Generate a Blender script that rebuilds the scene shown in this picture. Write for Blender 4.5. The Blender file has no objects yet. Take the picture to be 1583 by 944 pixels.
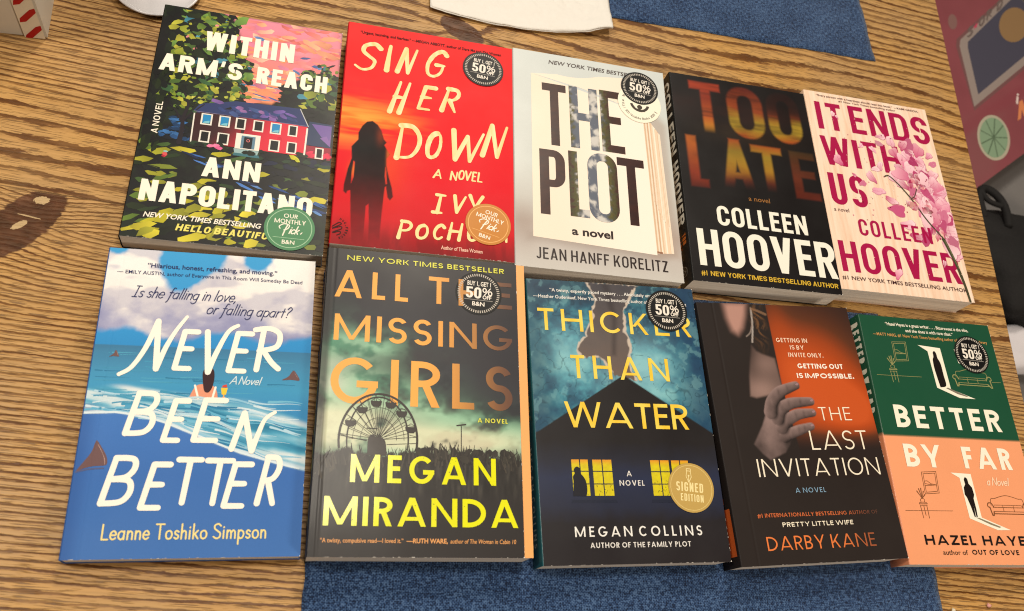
import bpy, math, random
import numpy as np
from math import sin, cos, pi, radians
from mathutils import Matrix, Vector

SC = bpy.context.scene
COL = SC.collection
MM = 0.001
rng = random.Random(7)

# ------------------------------------------------------------------ camera
cam_d = bpy.data.cameras.new('camera')
cam = bpy.data.objects.new('camera', cam_d)
COL.objects.link(cam)
R = ((0.96730806, -0.0278697, 0.25206824),
     (-0.0758365, 0.91667471, 0.39237266),
     (-0.24199989, -0.39866121, 0.88459329))
M4 = Matrix(R).transposed().to_4x4()
M4.translation = Vector((0.21144, -0.06019, 0.56717))
cam.matrix_world = M4
cam_d.sensor_width = 36
cam_d.lens = 36 * 1281.37 / 1583
cam_d.clip_start = 0.01
cam_d.clip_end = 50
cam_d.dof.use_dof = True
cam_d.dof.focus_distance = 0.65
cam_d.dof.aperture_fstop = 9.0
SC.camera = cam
SC.cycles.filter_width = 1.1

# ------------------------------------------------------------------ light
SC.view_settings.view_transform = 'Standard'
SC.view_settings.look = 'None'
SC.view_settings.exposure = -0.08
SC.view_settings.gamma = 1
W_ = bpy.data.worlds.new('World')
SC.world = W_
W_.use_nodes = True
bg = W_.node_tree.nodes['Background']
bg.inputs['Color'].default_value = (1.0, 0.88, 0.76, 1)
bg.inputs['Strength'].default_value = 0.09


def lamp(name, loc, target, size, power, col):
    d = bpy.data.lights.new(name, 'AREA')
    d.shape = 'DISK'
    d.size = size
    d.energy = power
    d.color = col
    o = bpy.data.objects.new(name, d)
    COL.objects.link(o)
    o.location = loc
    o.rotation_euler = (Vector(target) - Vector(loc)).to_track_quat('-Z', 'Y').to_euler()
    return o


lamp('pendant_lamp', (0.27, 0.44, 1.75), (0.40, 0.22, 0), 0.30, 9, (1.0, 0.91, 0.78))
lamp('ceiling_lamp', (0.58, 1.55, 1.85), (0.45, 0.25, 0), 0.34, 28, (1.0, 0.90, 0.76))
lamp('south_right_fill', (1.40, -1.05, 1.30), (0.62, 0.2, 0), 0.4, 19, (1.0, 0.84, 0.66))  # added fill from the near right, brightens the page edges facing the viewer
lamp('left_fill', (-0.55, 0.28, 1.45), (0.45, 0.25, 0), 0.26, 14, (1.0, 0.92, 0.80))  # added fill high on the left, brightens the book spines


# ------------------------------------------------------------------ helpers
def lin(v):
    v = v / 255.0
    return v / 12.92 if v <= 0.04045 else ((v + 0.055) / 1.055) ** 2.4


def C(r, g, b, gloss=0.0):
    k = 0.90
    return tuple(max(.004, lin(v) * k - .006) for v in (r, g, b)) + (gloss,)


def mixc(a, b, t):
    return tuple(x + (y - x) * t for x, y in zip(a, b))


def obj(name, me, mat=None, parent=None):
    o = bpy.data.objects.new(name, me)
    COL.objects.link(o)
    if mat is not None:
        for m in (mat if isinstance(mat, (list, tuple)) else [mat]):
            me.materials.append(m)
    if parent is not None:
        o.parent = parent
    return o


def tag(o, label=None, cat=None, group=None, kind=None):
    if label: o['label'] = label
    if cat: o['category'] = cat
    if group: o['group'] = group
    if kind: o['kind'] = kind
    return o


def empty(name, loc, rz=0.0):
    o = bpy.data.objects.new(name, None)
    COL.objects.link(o)
    o.location = loc
    o.rotation_euler = (0, 0, rz)
    o.empty_display_size = 0.02
    return o


def mesh(name, verts, faces, smooth=False):
    me = bpy.data.meshes.new(name)
    me.from_pydata([(v[0] * MM, v[1] * MM, v[2] * MM) for v in verts], [], faces)
    if smooth:
        me.polygons.foreach_set('use_smooth', [True] * len(me.polygons))
    me.update()
    return me


def boxmesh(name, x0, x1, y0, y1, z0, z1):
    v = [(x, y, z) for z in (z0, z1) for y in (y0, y1) for x in (x0, x1)]
    f = [(0, 2, 3, 1), (4, 5, 7, 6), (0, 1, 5, 4), (2, 6, 7, 3), (0, 4, 6, 2), (1, 3, 7, 5)]
    return mesh(name, v, f)


def tube(path, r, n=8, closed=False):
    """round tube along a 3-D path; r may be a list"""
    P = [Vector(p) for p in path]
    V = []; F = []
    m = len(P)
    for i, p in enumerate(P):
        a = P[(i - 1) % m] if closed or i > 0 else P[i]
        b = P[(i + 1) % m] if closed or i < m - 1 else P[i]
        t = (b - a).normalized()
        u = t.cross(Vector((0.13, 0.2, 1)))
        if u.length < 1e-4: u = t.cross(Vector((1, 0, 0)))
        u.normalize(); w = t.cross(u)
        rr = r[i] if isinstance(r, (list, tuple)) else r
        for k in range(n):
            a_ = 2 * pi * k / n
            V.append(tuple(p + u * (rr * cos(a_)) + w * (rr * sin(a_))))
    for i in range(m if closed else m - 1):
        j = (i + 1) % m
        for k in range(n):
            l = (k + 1) % n
            F.append((i * n + k, i * n + l, j * n + l, j * n + k))
    if not closed:
        F.append(tuple(range(n))[::-1]); F.append(tuple((m - 1) * n + k for k in range(n)))
    return V, F


# value noise for the printed pictures
def vnoise(x, y, seed):
    xi = np.floor(x).astype(np.int64); yi = np.floor(y).astype(np.int64)
    xf = x - xi; yf = y - yi
    def h(a, b):
        n = (a * 374761393 + b * 668265263 + seed * 974711) & 0xffffffff
        n = ((n ^ (n >> 13)) * 1274126177) & 0xffffffff
        return ((n ^ (n >> 16)) & 0xffff) / 65535.0
    u = xf * xf * (3 - 2 * xf); v = yf * yf * (3 - 2 * yf)
    return (h(xi, yi) * (1 - u) + h(xi + 1, yi) * u) * (1 - v) + (h(xi, yi + 1) * (1 - u) + h(xi + 1, yi + 1) * u) * v


def fbm(x, y, seed=0, oct=4):
    s = 0; a = 0.5; t = 0
    for i in range(oct):
        s = s + a * vnoise(x, y, seed + i * 17); t += a
        x = x * 2.03; y = y * 2.03; a *= 0.55
    return s / t


def sstep(a, b, x):
    t = np.clip((x - a) / (b - a), 0, 1)
    return t * t * (3 - 2 * t)


class Grid:
    """a fine sheet of print: soft parts of a picture as one colour per grid vertex"""
    def __init__(s, w, h, step):
        s.w, s.h = w, h
        s.nx = max(2, int(w / step)) + 1; s.ny = max(2, int(h / step)) + 1
        s.X, s.Y = np.meshgrid(np.linspace(0, w, s.nx), np.linspace(0, h, s.ny))
        s.c = np.zeros((s.ny, s.nx, 4)); s.c[..., 3] = 0

    def fill(s, col, m=1.0):
        m = np.broadcast_to(np.asarray(m, float), s.X.shape)[..., None]
        s.c = s.c * (1 - m) + np.array(col) * m

    def ramp(s, val, stops):
        out = np.zeros_like(s.c)
        v = [p for p, _ in stops]
        for k in range(4):
            out[..., k] = np.interp(val, v, [c[k] for _, c in stops])
        return out

    def poly(s, pts, blur=1.0, dx=0, dy=0):
        X = s.X + dx; Y = s.Y + dy
        ins = np.zeros(X.shape, bool); d = np.full(X.shape, 1e9)
        n = len(pts)
        for i in range(n):
            x0, y0 = pts[i]; x1, y1 = pts[(i + 1) % n]
            cond = (y0 > Y) != (y1 > Y)
            with np.errstate(divide='ignore', invalid='ignore'):
                xi = (x1 - x0) * (Y - y0) / ((y1 - y0) if y1 != y0 else 1e-9) + x0
            ins ^= cond & (X < xi)
            L = (x1 - x0) ** 2 + (y1 - y0) ** 2 + 1e-9
            t = np.clip(((X - x0) * (x1 - x0) + (Y - y0) * (y1 - y0)) / L, 0, 1)
            d = np.minimum(d, np.hypot(X - x0 - t * (x1 - x0), Y - y0 - t * (y1 - y0)))
        sd = np.where(ins, -d, d)
        return sstep(blur, -blur, sd)

    def blob(s, x, y, rx, ry, p=1.0):
        d = ((s.X - x) / rx) ** 2 + ((s.Y - y) / ry) ** 2
        return np.exp(-d * p)

    def caps(s, pts, radii):
        """signed distance to a chain of capsules and the position across it (-1..1)"""
        best = np.full(s.X.shape, 1e9); side = np.zeros(s.X.shape)
        for (x0, y0), (x1, y1), r0, r1 in zip(pts[:-1], pts[1:], radii[:-1], radii[1:]):
            L = (x1 - x0) ** 2 + (y1 - y0) ** 2
            t = np.clip(((s.X - x0) * (x1 - x0) + (s.Y - y0) * (y1 - y0)) / L, 0, 1)
            dx = s.X - x0 - t * (x1 - x0); dy = s.Y - y0 - t * (y1 - y0)
            r = r0 + (r1 - r0) * t
            d = np.hypot(dx, dy) - r
            cr = ((x1 - x0) * dy - (y1 - y0) * dx) / math.sqrt(L) / r
            side = np.where(d < best, cr, side); best = np.minimum(best, d)
        return best, side


# ------------------------------------------------------------------ lettering: drawn capitals
GEO = dict(A=1.05, B=.66, C=.98, D=.9, E=.58, F=.55, G=1.06, H=.88, J=.5, K=.78, L=.52, M=1.2, N=.98, O=1.1, P=.62,
           Q=1.1, R=.68, S=.64, T=.66, U=.84, V=1.0, W=1.5, X=.9, Y=.9, Z=.75)
CON = dict(A=1.06, B=.98, C=.98, D=.98, E=.82, F=.78, G=1.0, H=1.0, J=.7, K=1.0, L=.76, M=1.32, N=1.03, O=1.0, P=.95,
           Q=1.0, R=.99, S=.95, T=.85, U=.98, V=1.03, W=1.5, X=1.02, Y=1.0, Z=.85, **{'5': .95, '0': .95})


def rectp(x0, y0, x1, y1): return [[(x0, y0), (x1, y0), (x1, y1), (x0, y1)]]
def diag(xa, ya, xb, yb, t): return [[(xa, ya), (xa + t, ya), (xb + t, yb), (xb, yb)]]


def qpath(x0, y0, x1, y1, rx, ry, a0, a1, n=7):
    cs = [(x1 - rx, y1 - ry), (x0 + rx, y1 - ry), (x0 + rx, y0 + ry), (x1 - rx, y0 + ry)]
    pts = []
    q = math.floor(a0 / 90)
    while q * 90 < a1 - 1e-6:
        b0 = max(a0, q * 90); b1 = min(a1, q * 90 + 90)
        cx, cy = cs[q % 4]
        for i in range(n + 1):
            a = radians(b0 + (b1 - b0) * i / n)
            pts.append((cx + rx * cos(a), cy + ry * sin(a)))
        q += 1
    return pts


def ring(x0, y0, x1, y1, rx, ry, sv, sh, a0=0, a1=360):
    W = x1 - x0; H = y1 - y0
    rx = min(rx, W / 2); ry = min(ry, H / 2)
    o = qpath(x0, y0, x1, y1, rx, ry, a0, a1)
    i = qpath(x0 + sv, y0 + sh, x1 - sv, y1 - sh, max(rx - sv, .02 * W), max(ry - sh, .02 * W), a0, a1)
    if a1 - a0 >= 360: o.append(o[0]); i.append(i[0])
    out = []
    for k in range(len(o) - 1):
        out.append([o[k], o[k + 1], i[k + 1], i[k]])
    return out


def glyph(ch, W, H, sv, sh, rnd):
    """pieces of one capital; rnd 1 = round bowls, 0 = straight-sided"""
    if rnd: rx, ry = W / 2, H / 2
    else: rx = W * .47; ry = W * .5
    t = sv * 1.08; P = []; c = W / 2
    def bowl(y0, y1, Wd):
        h = y1 - y0; r_y = min(h / 2, ry if not rnd else h / 2)
        r_x = min(Wd - sv * .6, (Wd * .62 if rnd else W * .45), r_y * 1.35)
        if rnd and h > H * .8: r_x = Wd * .72
        q = []
        if Wd - r_x > sv * .9:
            q += rectp(sv * .9, y1 - sh, Wd - r_x, y1) + rectp(sv * .9, y0, Wd - r_x, y0 + sh)
        return q + ring(Wd - 2 * r_x, y0, Wd, y1, r_x, r_y, sv, sh, -90, 90)
    if ch in 'EFLHITKNMPRBDU' and ch not in 'ITU': P.append(rectp(0, 0, sv, H))
    if ch == 'I': P.append(rectp(0, 0, W, H))
    elif ch == 'L': P.append(rectp(sv, 0, W, sh))
    elif ch in 'EF':
        P += [rectp(sv, H - sh, W, H), rectp(sv, H * .52 - sh / 2, W * .9, H * .52 + sh / 2)]
        if ch == 'E': P.append(rectp(sv, 0, W, sh))
    elif ch == 'H': P += [rectp(W - sv, 0, W, H), rectp(sv, H * .51 - sh / 2, W - sv, H * .51 + sh / 2)]
    elif ch == 'T': P += [rectp(0, H - sh, W, H), rectp(c - sv / 2, 0, c + sv / 2, H - sh)]
    elif ch == 'A':
        t *= .92; tw = t * 1.08
        P += [[[(0, 0), (t, 0), (c + tw * .5, H), (c - tw * .5, H)]], [[(W - t, 0), (W, 0), (c + tw * .5, H), (c - tw * .5, H)]], rectp(W * .2, H * .2, W * .8, H * .2 + sh * .8)]
    elif ch == 'V': P += [diag(c - t / 2, 0, 0, H, t), diag(c - t / 2, 0, W - t, H, t)]
    elif ch == 'W':
        q = W * .265; t *= .86
        P += [diag(q - t / 2, 0, 0, H, t), diag(q - t / 2, 0, c - t / 2, H, t), diag(W - q - t / 2, 0, c - t / 2, H, t), diag(W - q - t / 2, 0, W - t, H, t)]
    elif ch == 'M':
        t *= .84; P += [rectp(W - sv, 0, W, H), diag(c - t / 2, H * .04, 0, H, t), diag(c - t / 2, H * .04, W - t, H, t)]
    elif ch == 'N': P += [rectp(W - sv, 0, W, H), diag(W - t * .88, 0, 0, H, t * .88)]
    elif ch == 'K': P += [diag(sv * .7, H * .36, W - t, H, t), diag(W - t, 0, W * .36, H * .56, t)]
    elif ch == 'X': P += [diag(0, 0, W - t, H, t), diag(W - t, 0, 0, H, t)]
    elif ch == 'Y': P += [rectp(c - sv / 2, 0, c + sv / 2, H * .44), diag(c - t / 2, H * .38, 0, H, t), diag(c - t / 2, H * .38, W - t, H, t)]
    elif ch == 'Z': P += [rectp(0, H - sh, W, H), rectp(0, 0, W, sh), diag(0, sh * .7, W - t * 1.15, H - sh * .7, t * 1.15)]
    elif ch in 'O0': P.append(ring(0, 0, W, H, rx, ry, sv, sh))
    elif ch == 'Q': P += [ring(0, 0, W, H, rx, ry, sv, sh), diag(W - t, -H * .05, c, H * .25, t)]
    elif ch == 'C':
        if rnd: P.append(ring(0, 0, W, H, rx, ry, sv, sh, 42, 318))
        else: P += [ring(0, 0, W, H, rx, ry, sv, sh, 0, 360)[:-1], rectp(W - sv, H * .64, W, H - ry), rectp(W - sv, ry, W, H * .36)]
    elif ch == 'G':
        if rnd: P += [ring(0, 0, W, H, rx, ry, sv, sh, 42, 360), rectp(W * .55, H * .5 - sh, W, H * .5)]
        else: P += [ring(0, 0, W, H, rx, ry, sv, sh, 0, 360)[:-1], rectp(W - sv, H * .66, W, H - ry), rectp(W - sv, ry, W, H * .52), rectp(W * .52, H * .52 - sh, W - sv, H * .52)]
    elif ch == 'D': P.append(bowl(0, H, W))
    elif ch == 'P': P.append(bowl(H * .42, H, W))
    elif ch == 'B': P += [bowl(H * .5 - sh / 2, H, W * .94), bowl(0, H * .5 + sh / 2, W)]
    elif ch == 'R': P += [bowl(H * .43, H, W), diag(W - t * 1.02, 0, W * .38, H * .46, t)]
    elif ch == 'U': P += [rectp(0, ry, sv, H), rectp(W - sv, ry, W, H), ring(0, 0, W, 2 * ry, rx, ry, sv, sh, 180, 360)] if not rnd else [rectp(0, W / 2, sv, H), rectp(W - sv, W / 2, W, H), ring(0, 0, W, W, W / 2, W / 2, sv, sh, 180, 360)]
    elif ch == 'J':
        P += [rectp(W - sv, min(ry, W / 2), W, H), ring(0, 0, W, 2 * min(ry, W / 2), W / 2, min(ry, W / 2), sv, sh, 180, 360)]
    elif ch == 'S':
        hs = (H + sh) / 2; r_y = hs / 2 if rnd else min(ry, hs / 2)
        P += [ring(0, H - hs, W, H, rx, r_y, sv, sh, 25 if rnd else 0, 270), ring(0, 0, W, hs, rx, r_y, sv, sh, -155 if rnd else -180, 90)]
    elif ch == '5':
        P += [rectp(W * .08, H - sh, W * .95, H), rectp(W * .08, H * .48, W * .08 + sv, H - sh), ring(0, 0, W, H * .64, rx, min(ry, H * .32), sv, sh, -180, 128)]
    elif ch == '.': P.append(rectp(0, 0, W, W))
    elif ch == "'": P.append(diag(W * .1, H * .66, W * .3, H, W * .6))
    return P


# skeleton letters for the brush and hand-lettered lines: width, strokes (l = straight, s = smooth)
SK = {
 'A': (.8, 'l0,0 .42,1 .8,0|l.14,.33 .68,.33'), 'B': (.62, 'l.05,0 .05,1|s.05,1 .45,.98 .55,.78 .42,.58 .08,.53|s.08,.53 .5,.5 .62,.26 .48,.04 .05,0'),
 'C': (.7, 's.68,.85 .45,1 .15,.82 .02,.45 .15,.1 .42,0 .66,.15'), 'D': (.72, 'l.05,0 .05,1|s.0,.98 .4,.98 .68,.72 .7,.38 .48,.08 .0,.02'),
 'E': (.55, 'l.5,1 .04,1 .04,0 .54,0|l.04,.53 .44,.53'), 'F': (.5, 'l.5,1 .04,1 .04,0|l.04,.53 .42,.53'),
 'G': (.75, 's.7,.86 .46,1 .16,.84 .02,.45 .16,.08 .45,0 .68,.16 .7,.45|l.4,.45 .74,.45'), 'H': (.7, 'l.06,0 .06,1|l.64,0 .64,1|l.06,.5 .64,.5'),
 'I': (.5, 'l.25,0 .25,1|l.05,1 .45,1|l.05,0 .45,0'), 'L': (.5, 'l.05,1 .05,0 .5,0'),
 'N': (.75, 'l.04,0 .06,1 .66,0 .7,1'), 'O': (.8, 's.42,1 .12,.85 .02,.48 .14,.1 .4,0 .68,.14 .78,.5 .66,.88 .42,1'),
 'P': (.6, 'l.06,0 .06,1|s.04,1 .42,.98 .58,.76 .42,.5 .06,.45'), 'R': (.64, 'l.06,0 .06,1|s.04,1 .42,.98 .56,.77 .42,.54 .06,.48|l.26,.48 .62,0'),
 'S': (.6, 's.57,.86 .36,1 .1,.9 .1,.68 .32,.52 .54,.36 .52,.1 .28,0 .03,.12'), 'T': (.62, 'l0,1 .62,1|l.31,1 .31,0'),
 'V': (.7, 'l0,1 .34,0 .7,1'), 'W': (1.0, 'l0,1 .26,0 .5,.85 .74,0 1,1'), 'Y': (.68, 'l0,1 .34,.45|l.68,1 .22,0'),
 'a': (.5, 's.42,.46 .24,.55 .04,.42 .03,.14 .2,0 .38,.1 .42,.3|l.43,.55 .43,0'), 'c': (.42, 's.4,.46 .22,.55 .04,.38 .05,.12 .22,0 .4,.09'),
 'e': (.47, 's.05,.3 .43,.3 .38,.5 .22,.56 .05,.4 .04,.14 .22,0 .42,.1'), 'f': (.36, 's.4,.95 .26,1 .18,.8 .16,.3 .14,-.2 .04,-.35|l.02,.55 .36,.55'),
 'g': (.5, 's.42,.46 .24,.55 .04,.42 .03,.16 .2,.02 .38,.12 .43,.4|s.43,.55 .43,0 .4,-.25 .2,-.36 .02,-.25'), 'h': (.46, 'l.05,1 .05,0|s.05,.36 .2,.54 .36,.48 .4,.3 .4,0'),
 'i': (.16, 'l.07,.55 .07,0|l.07,.75 .08,.78'), 'k': (.45, 'l.05,1 .05,0|l.4,.55 .06,.24|l.16,.32 .42,0'), 'l': (.15, 'l.07,1 .07,0'),
 'm': (.75, 'l.05,.55 .05,0|s.05,.36 .18,.54 .32,.48 .36,.3 .36,0|s.36,.36 .5,.54 .64,.48 .68,.3 .68,0'), 'n': (.46, 'l.05,.55 .05,0|s.05,.36 .2,.54 .36,.48 .4,.3 .4,0'),
 'o': (.52, 's.26,.55 .08,.46 .03,.26 .1,.06 .26,0 .42,.08 .49,.28 .42,.47 .26,.55'), 'p': (.5, 'l.05,.55 .05,-.4|s.05,.42 .22,.55 .42,.44 .46,.24 .36,.04 .2,0 .05,.12'),
 'r': (.32, 'l.05,.55 .05,0|s.05,.34 .16,.52 .32,.52'), 's': (.36, 's.33,.47 .18,.55 .05,.46 .1,.32 .28,.24 .32,.1 .18,0 .02,.08'),
 't': (.34, 'l.16,.85 .16,.02|l.02,.56 .32,.56'), 'v': (.44, 'l.02,.55 .2,0 .42,.55'), ',': (.14, 'l.08,.06 .02,-.14'),
 '?': (.42, 's.04,.8 .2,1 .4,.85 .34,.64 .2,.48 .18,.26|l.18,.03 .19,.06'), '"': (.2, 'l.05,1 .04,.8|l.14,1 .13,.8'),
}


def catmull(p, k=7):
    if len(p) < 3: return p
    q = [p[0]] + list(p) + [p[-1]]
    closed = p[0] == p[-1]
    if closed: q[0] = p[-2]; q[-1] = p[1]
    out = []
    for i in range(1, len(q) - 2):
        for j in range(k):
            t = j / k
            out.append(tuple(.5 * (2 * q[i][d] + (q[i + 1][d] - q[i - 1][d]) * t + (2 * q[i - 1][d] - 5 * q[i][d] + 4 * q[i + 1][d] - q[i + 2][d]) * t * t
                                   + (3 * q[i][d] - q[i - 1][d] - 3 * q[i + 1][d] + q[i + 2][d]) * t ** 3) for d in (0, 1)))
    out.append(p[-1])
    return out


def skel(ch):
    w, s = SK[ch]
    out = []
    for part in s.split('|'):
        pts = [tuple(map(float, p.split(','))) for p in part[1:].split()]
        out.append(catmull(pts) if part[0] == 's' else pts)
    return w, out


_bf = {}


def bf_line(text, bold, mono=False):
    """outline text from the built-in font as flat triangles; returns verts, faces, cap height"""
    key = (text, bold)
    if key in _bf: return _bf[key]
    cu = bpy.data.curves.new('line', 'FONT')
    cu.body = text; cu.size = 1.0; cu.offset = bold; cu.resolution_u = 3; cu.fill_mode = 'FRONT'
    o = bpy.data.objects.new('line', cu)
    COL.objects.link(o)
    dg = bpy.context.evaluated_depsgraph_get()
    me = o.evaluated_get(dg).to_mesh()
    V = [(v.co.x, v.co.y) for v in me.vertices]
    F = [tuple(p.vertices) for p in me.polygons]
    o.evaluated_get(dg).to_mesh_clear()
    bpy.data.objects.remove(o); bpy.data.curves.remove(cu)
    _bf[key] = (V, F)
    return V, F


def cap_height(bold):
    V, F = bf_line('H', bold)
    return max(y for x, y in V)


class Art:
    """flat print built up from ink shapes, each a hair above the one below"""
    def __init__(s): s.V = []; s.F = []; s.K = []; s.n = 0

    def z(s, layer):
        s.n += 1
        return 0.04 + 0.045 * layer + (s.n * 7 % 67) * 0.0005

    def poly(s, pts, col, layer=1, z=None):
        z = s.z(layer) if z is None else z
        b = len(s.V)
        a = sum(p[0] * q[1] - q[0] * p[1] for p, q in zip(pts, pts[1:] + pts[:1]))
        if abs(a) < 1e-7: return
        if a < 0: pts = pts[::-1]
        for p in pts:
            s.V.append((p[0], p[1], z)); s.K.append(col(p) if callable(col) else col)
        s.F.append(tuple(range(b, b + len(pts))))

    def piece(s, quads, col, layer, tf=None, sub=0):
        z = s.z(layer)
        for q in quads:
            if sub and len(q) == 4:
                a, b, c, d = q
                nu = max(1, int(math.dist(a, b) / sub)); nv = max(1, int(math.dist(b, c) / sub))
                P = lambda u, v: tuple((a[k] * (1 - u) + b[k] * u) * (1 - v) + (d[k] * (1 - u) + c[k] * u) * v for k in (0, 1))
                for i in range(nu):
                    for j in range(nv):
                        qq = [P(i / nu, j / nv), P((i + 1) / nu, j / nv), P((i + 1) / nu, (j + 1) / nv), P(i / nu, (j + 1) / nv)]
                        s.poly([tf(p) for p in qq] if tf else qq, col, layer, z)
            else:
                s.poly([tf(p) for p in q] if tf else q, col, layer, z)

    def caps(s, text, x0, x1, y, h, col, sv=.2, sh=None, gap=.12, sp=.45, rnd=0, tab=None, shear=0, layer=5, sub=0, tf=None, collect=None):
        """a line of drawn capitals fitted between x0 and x1; stroke widths as fractions of h"""
        tab = tab or (GEO if rnd else CON)
        sv *= h; sh = (sh * h) if sh else sv * .9
        fixed = 0; var = 0
        for i, ch in enumerate(text):
            if ch == ' ': fixed += sp * h; continue
            if ch in "I": fixed += sv
            elif ch in ".'": fixed += sv * 1.1
            else: var += tab.get(ch, 1)
            if i < len(text) - 1 and text[i + 1] != ' ': fixed += gap * h
        u = (x1 - x0 - fixed) / max(var, 1e-6)
        x = x0
        for i, ch in enumerate(text):
            if ch == ' ': x += sp * h; continue
            w = sv if ch == 'I' else sv * 1.1 if ch in ".'" else u * tab.get(ch, 1)
            for q in glyph(ch, w, h, min(sv, w * .48) if ch != 'I' else sv, sh, rnd):
                f = lambda p, x=x: (x + p[0] + shear * p[1], y + p[1])
                g = (lambda p: tf(f(p))) if tf else f
                if collect is not None: collect += [[g(p) for p in quad] for quad in q]
                else: s.piece(q, col, layer, g, sub)
            x += w + (gap * h if i < len(text) - 1 and text[i + 1] != ' ' else 0)

    def text(s, text, x0, x1, y, h, col, bold=0.0, shear=0, layer=5, tf=None):
        """a small line set in the built-in face, cap height h, fitted between x0 and x1"""
        V, F = bf_line(text, bold)
        if not V: return
        a = min(v[0] for v in V); b = max(v[0] for v in V); k = h / cap_height(bold)
        z = s.z(layer); base = len(s.V)
        for vx, vy in V:
            p = (x0 + (vx - a) / (b - a) * (x1 - x0) + shear * vy * k, y + vy * k)
            if tf: p = tf(p)
            s.V.append((p[0], p[1], z)); s.K.append(col(p) if callable(col) else col)
        for f in F: s.F.append(tuple(base + i for i in f))

    def stroke(s, pts, w, col, layer=5, taper=None, rough=0):
        """a pen or brush stroke: ribbon with round joins"""
        n = len(pts)
        if n < 2: return
        L = [0]
        for a, b in zip(pts, pts[1:]): L.append(L[-1] + math.dist(a, b))
        def wd(i):
            t = L[i] / max(L[-1], 1e-9)
            k = 1
            if taper: k = taper[0] + (taper[1] - taper[0]) * t
            return w * k * (1 + rough * (rng.random() - .5))
        ws = [wd(i) for i in range(n)]
        # runs of gentle bends become one ribbon, sharp corners start a new one
        i = 0
        while i < n - 1:
            j = i + 1
            while j < n - 1:
                a = Vector((pts[j][0] - pts[j - 1][0], pts[j][1] - pts[j - 1][1])); b = Vector((pts[j + 1][0] - pts[j][0], pts[j + 1][1] - pts[j][1]))
                if a.length > 0 and b.length > 0 and a.angle(b) > .7: break
                j += 1
            run = pts[i:j + 1]; rw = ws[i:j + 1]
            Lp = []; Rp = []
            for k in range(len(run)):
                a = run[max(0, k - 1)]; b = run[min(len(run) - 1, k + 1)]
                d = math.dist(a, b) or 1; nx, ny = -(b[1] - a[1]) / d, (b[0] - a[0]) / d
                Lp.append((run[k][0] + nx * rw[k] / 2, run[k][1] + ny * rw[k] / 2)); Rp.append((run[k][0] - nx * rw[k] / 2, run[k][1] - ny * rw[k] / 2))
            s.piece([[Lp[k], Rp[k], Rp[k + 1], Lp[k + 1]] for k in range(len(run) - 1)], col, layer)
            for e, r in ((run[0], rw[0]), (run[-1], rw[-1])):
                s.disc(e[0], e[1], r / 2, r / 2, col, layer, n=12)
            i = j

    def disc(s, x, y, rx, ry, col, layer=3, n=40, rot=0):
        s.poly([(x + rx * cos(2 * pi * k / n) * cos(rot) - ry * sin(2 * pi * k / n) * sin(rot), y + rx * cos(2 * pi * k / n) * sin(rot) + ry * sin(2 * pi * k / n) * cos(rot)) for k in range(n)], col, layer)

    def circ(s, x, y, rx, ry, w, col, layer=4, n=64, a0=0, a1=360):
        q = []
        for k in range(n):
            a = radians(a0 + (a1 - a0) * k / n); b = radians(a0 + (a1 - a0) * (k + 1) / n)
            q.append([(x + rx * cos(a), y + ry * sin(a)), (x + rx * cos(b), y + ry * sin(b)), (x + (rx - w) * cos(b), y + (ry - w) * sin(b)), (x + (rx - w) * cos(a), y + (ry - w) * sin(a))])
        s.piece(q, col, layer)

    def hand(s, ch, x0, y0, x1, y1, w, col, slant=0, layer=5, taper=None, rough=0, rot=0):
        """one hand-drawn letter fitted to a box"""
        gw, st = skel(ch)
        W = x1 - x0; H = y1 - y0
        sl = slant * H; W2 = W - abs(sl)
        for p in st:
            q = []
            for a, b in p:
                X = x0 + (a / gw) * W2 + (sl * b if sl > 0 else sl * (b - 1)); Y = y0 + b * H + rot * (a / gw) * W
                q.append((X, Y))
            s.stroke(q, w, col, layer, taper, rough)

    def script(s, text, x0, x1, y, h, w, col, slant=.25, layer=5, gap=.1, sp=.3, tf=None):
        tot = sum(sp if c == ' ' else SK[c][0] + gap for c in text) - gap
        k = (x1 - x0 - slant * h) / tot; x = x0
        for c in text:
            if c == ' ': x += sp * k; continue
            gw, st = skel(c)
            for p in st:
                q = [(x + a * k + slant * b * h, y + b * h) for a, b in p]
                s.stroke([tf(v) for v in q] if tf else q, w, col, layer)
            x += (gw + gap) * k

    def dab(s, x, y, L, w, ang, col, layer=1, z=None):
        n = 6; pts = []
        for k in range(n):
            a = 2 * pi * k / n + rng.uniform(-.3, .3)
            px, py = cos(a) * L / 2 * rng.uniform(.8, 1.15), sin(a) * w / 2 * rng.uniform(.8, 1.2)
            pts.append((x + px * cos(ang) - py * sin(ang), y + px * sin(ang) + py * cos(ang)))
        k0, k1 = rng.uniform(.6, .95), rng.uniform(1.0, 1.5); ss = rng.choice((-1, 1)); a2 = ang + rng.uniform(-.7, .7)
        def grad(p):
            t = .5 + ss * ((p[0] - x) * cos(a2) + (p[1] - y) * sin(a2)) / L
            k = k0 + (k1 - k0) * min(1, max(0, t)); return (min(.9, col[0] * k), min(.9, col[1] * k), min(.9, col[2] * k), col[3])
        s.poly(pts, grad, layer)


# ------------------------------------------------------------------ materials
def new_mat(name):
    m = bpy.data.materials.new(name)
    m.use_nodes = True
    nt = m.node_tree
    return m, nt, nt.nodes['Principled BSDF']


def N(nt, typ, **kw):
    n = nt.nodes.new(typ)
    for k, v in kw.items():
        if k.startswith('i_'):
            n.inputs[k[2:]].default_value = v
        else: setattr(n, k, v)
    return n


def math_n(nt, op, a, b=None, c=None, clamp=False):
    n = nt.nodes.new('ShaderNodeMath'); n.operation = op; n.use_clamp = clamp
    for i, v in enumerate((a, b, c)):
        if v is None: continue
        if isinstance(v, (int, float)): n.inputs[i].default_value = v
        else: nt.links.new(v, n.inputs[i])
    return n.outputs[0]


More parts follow.
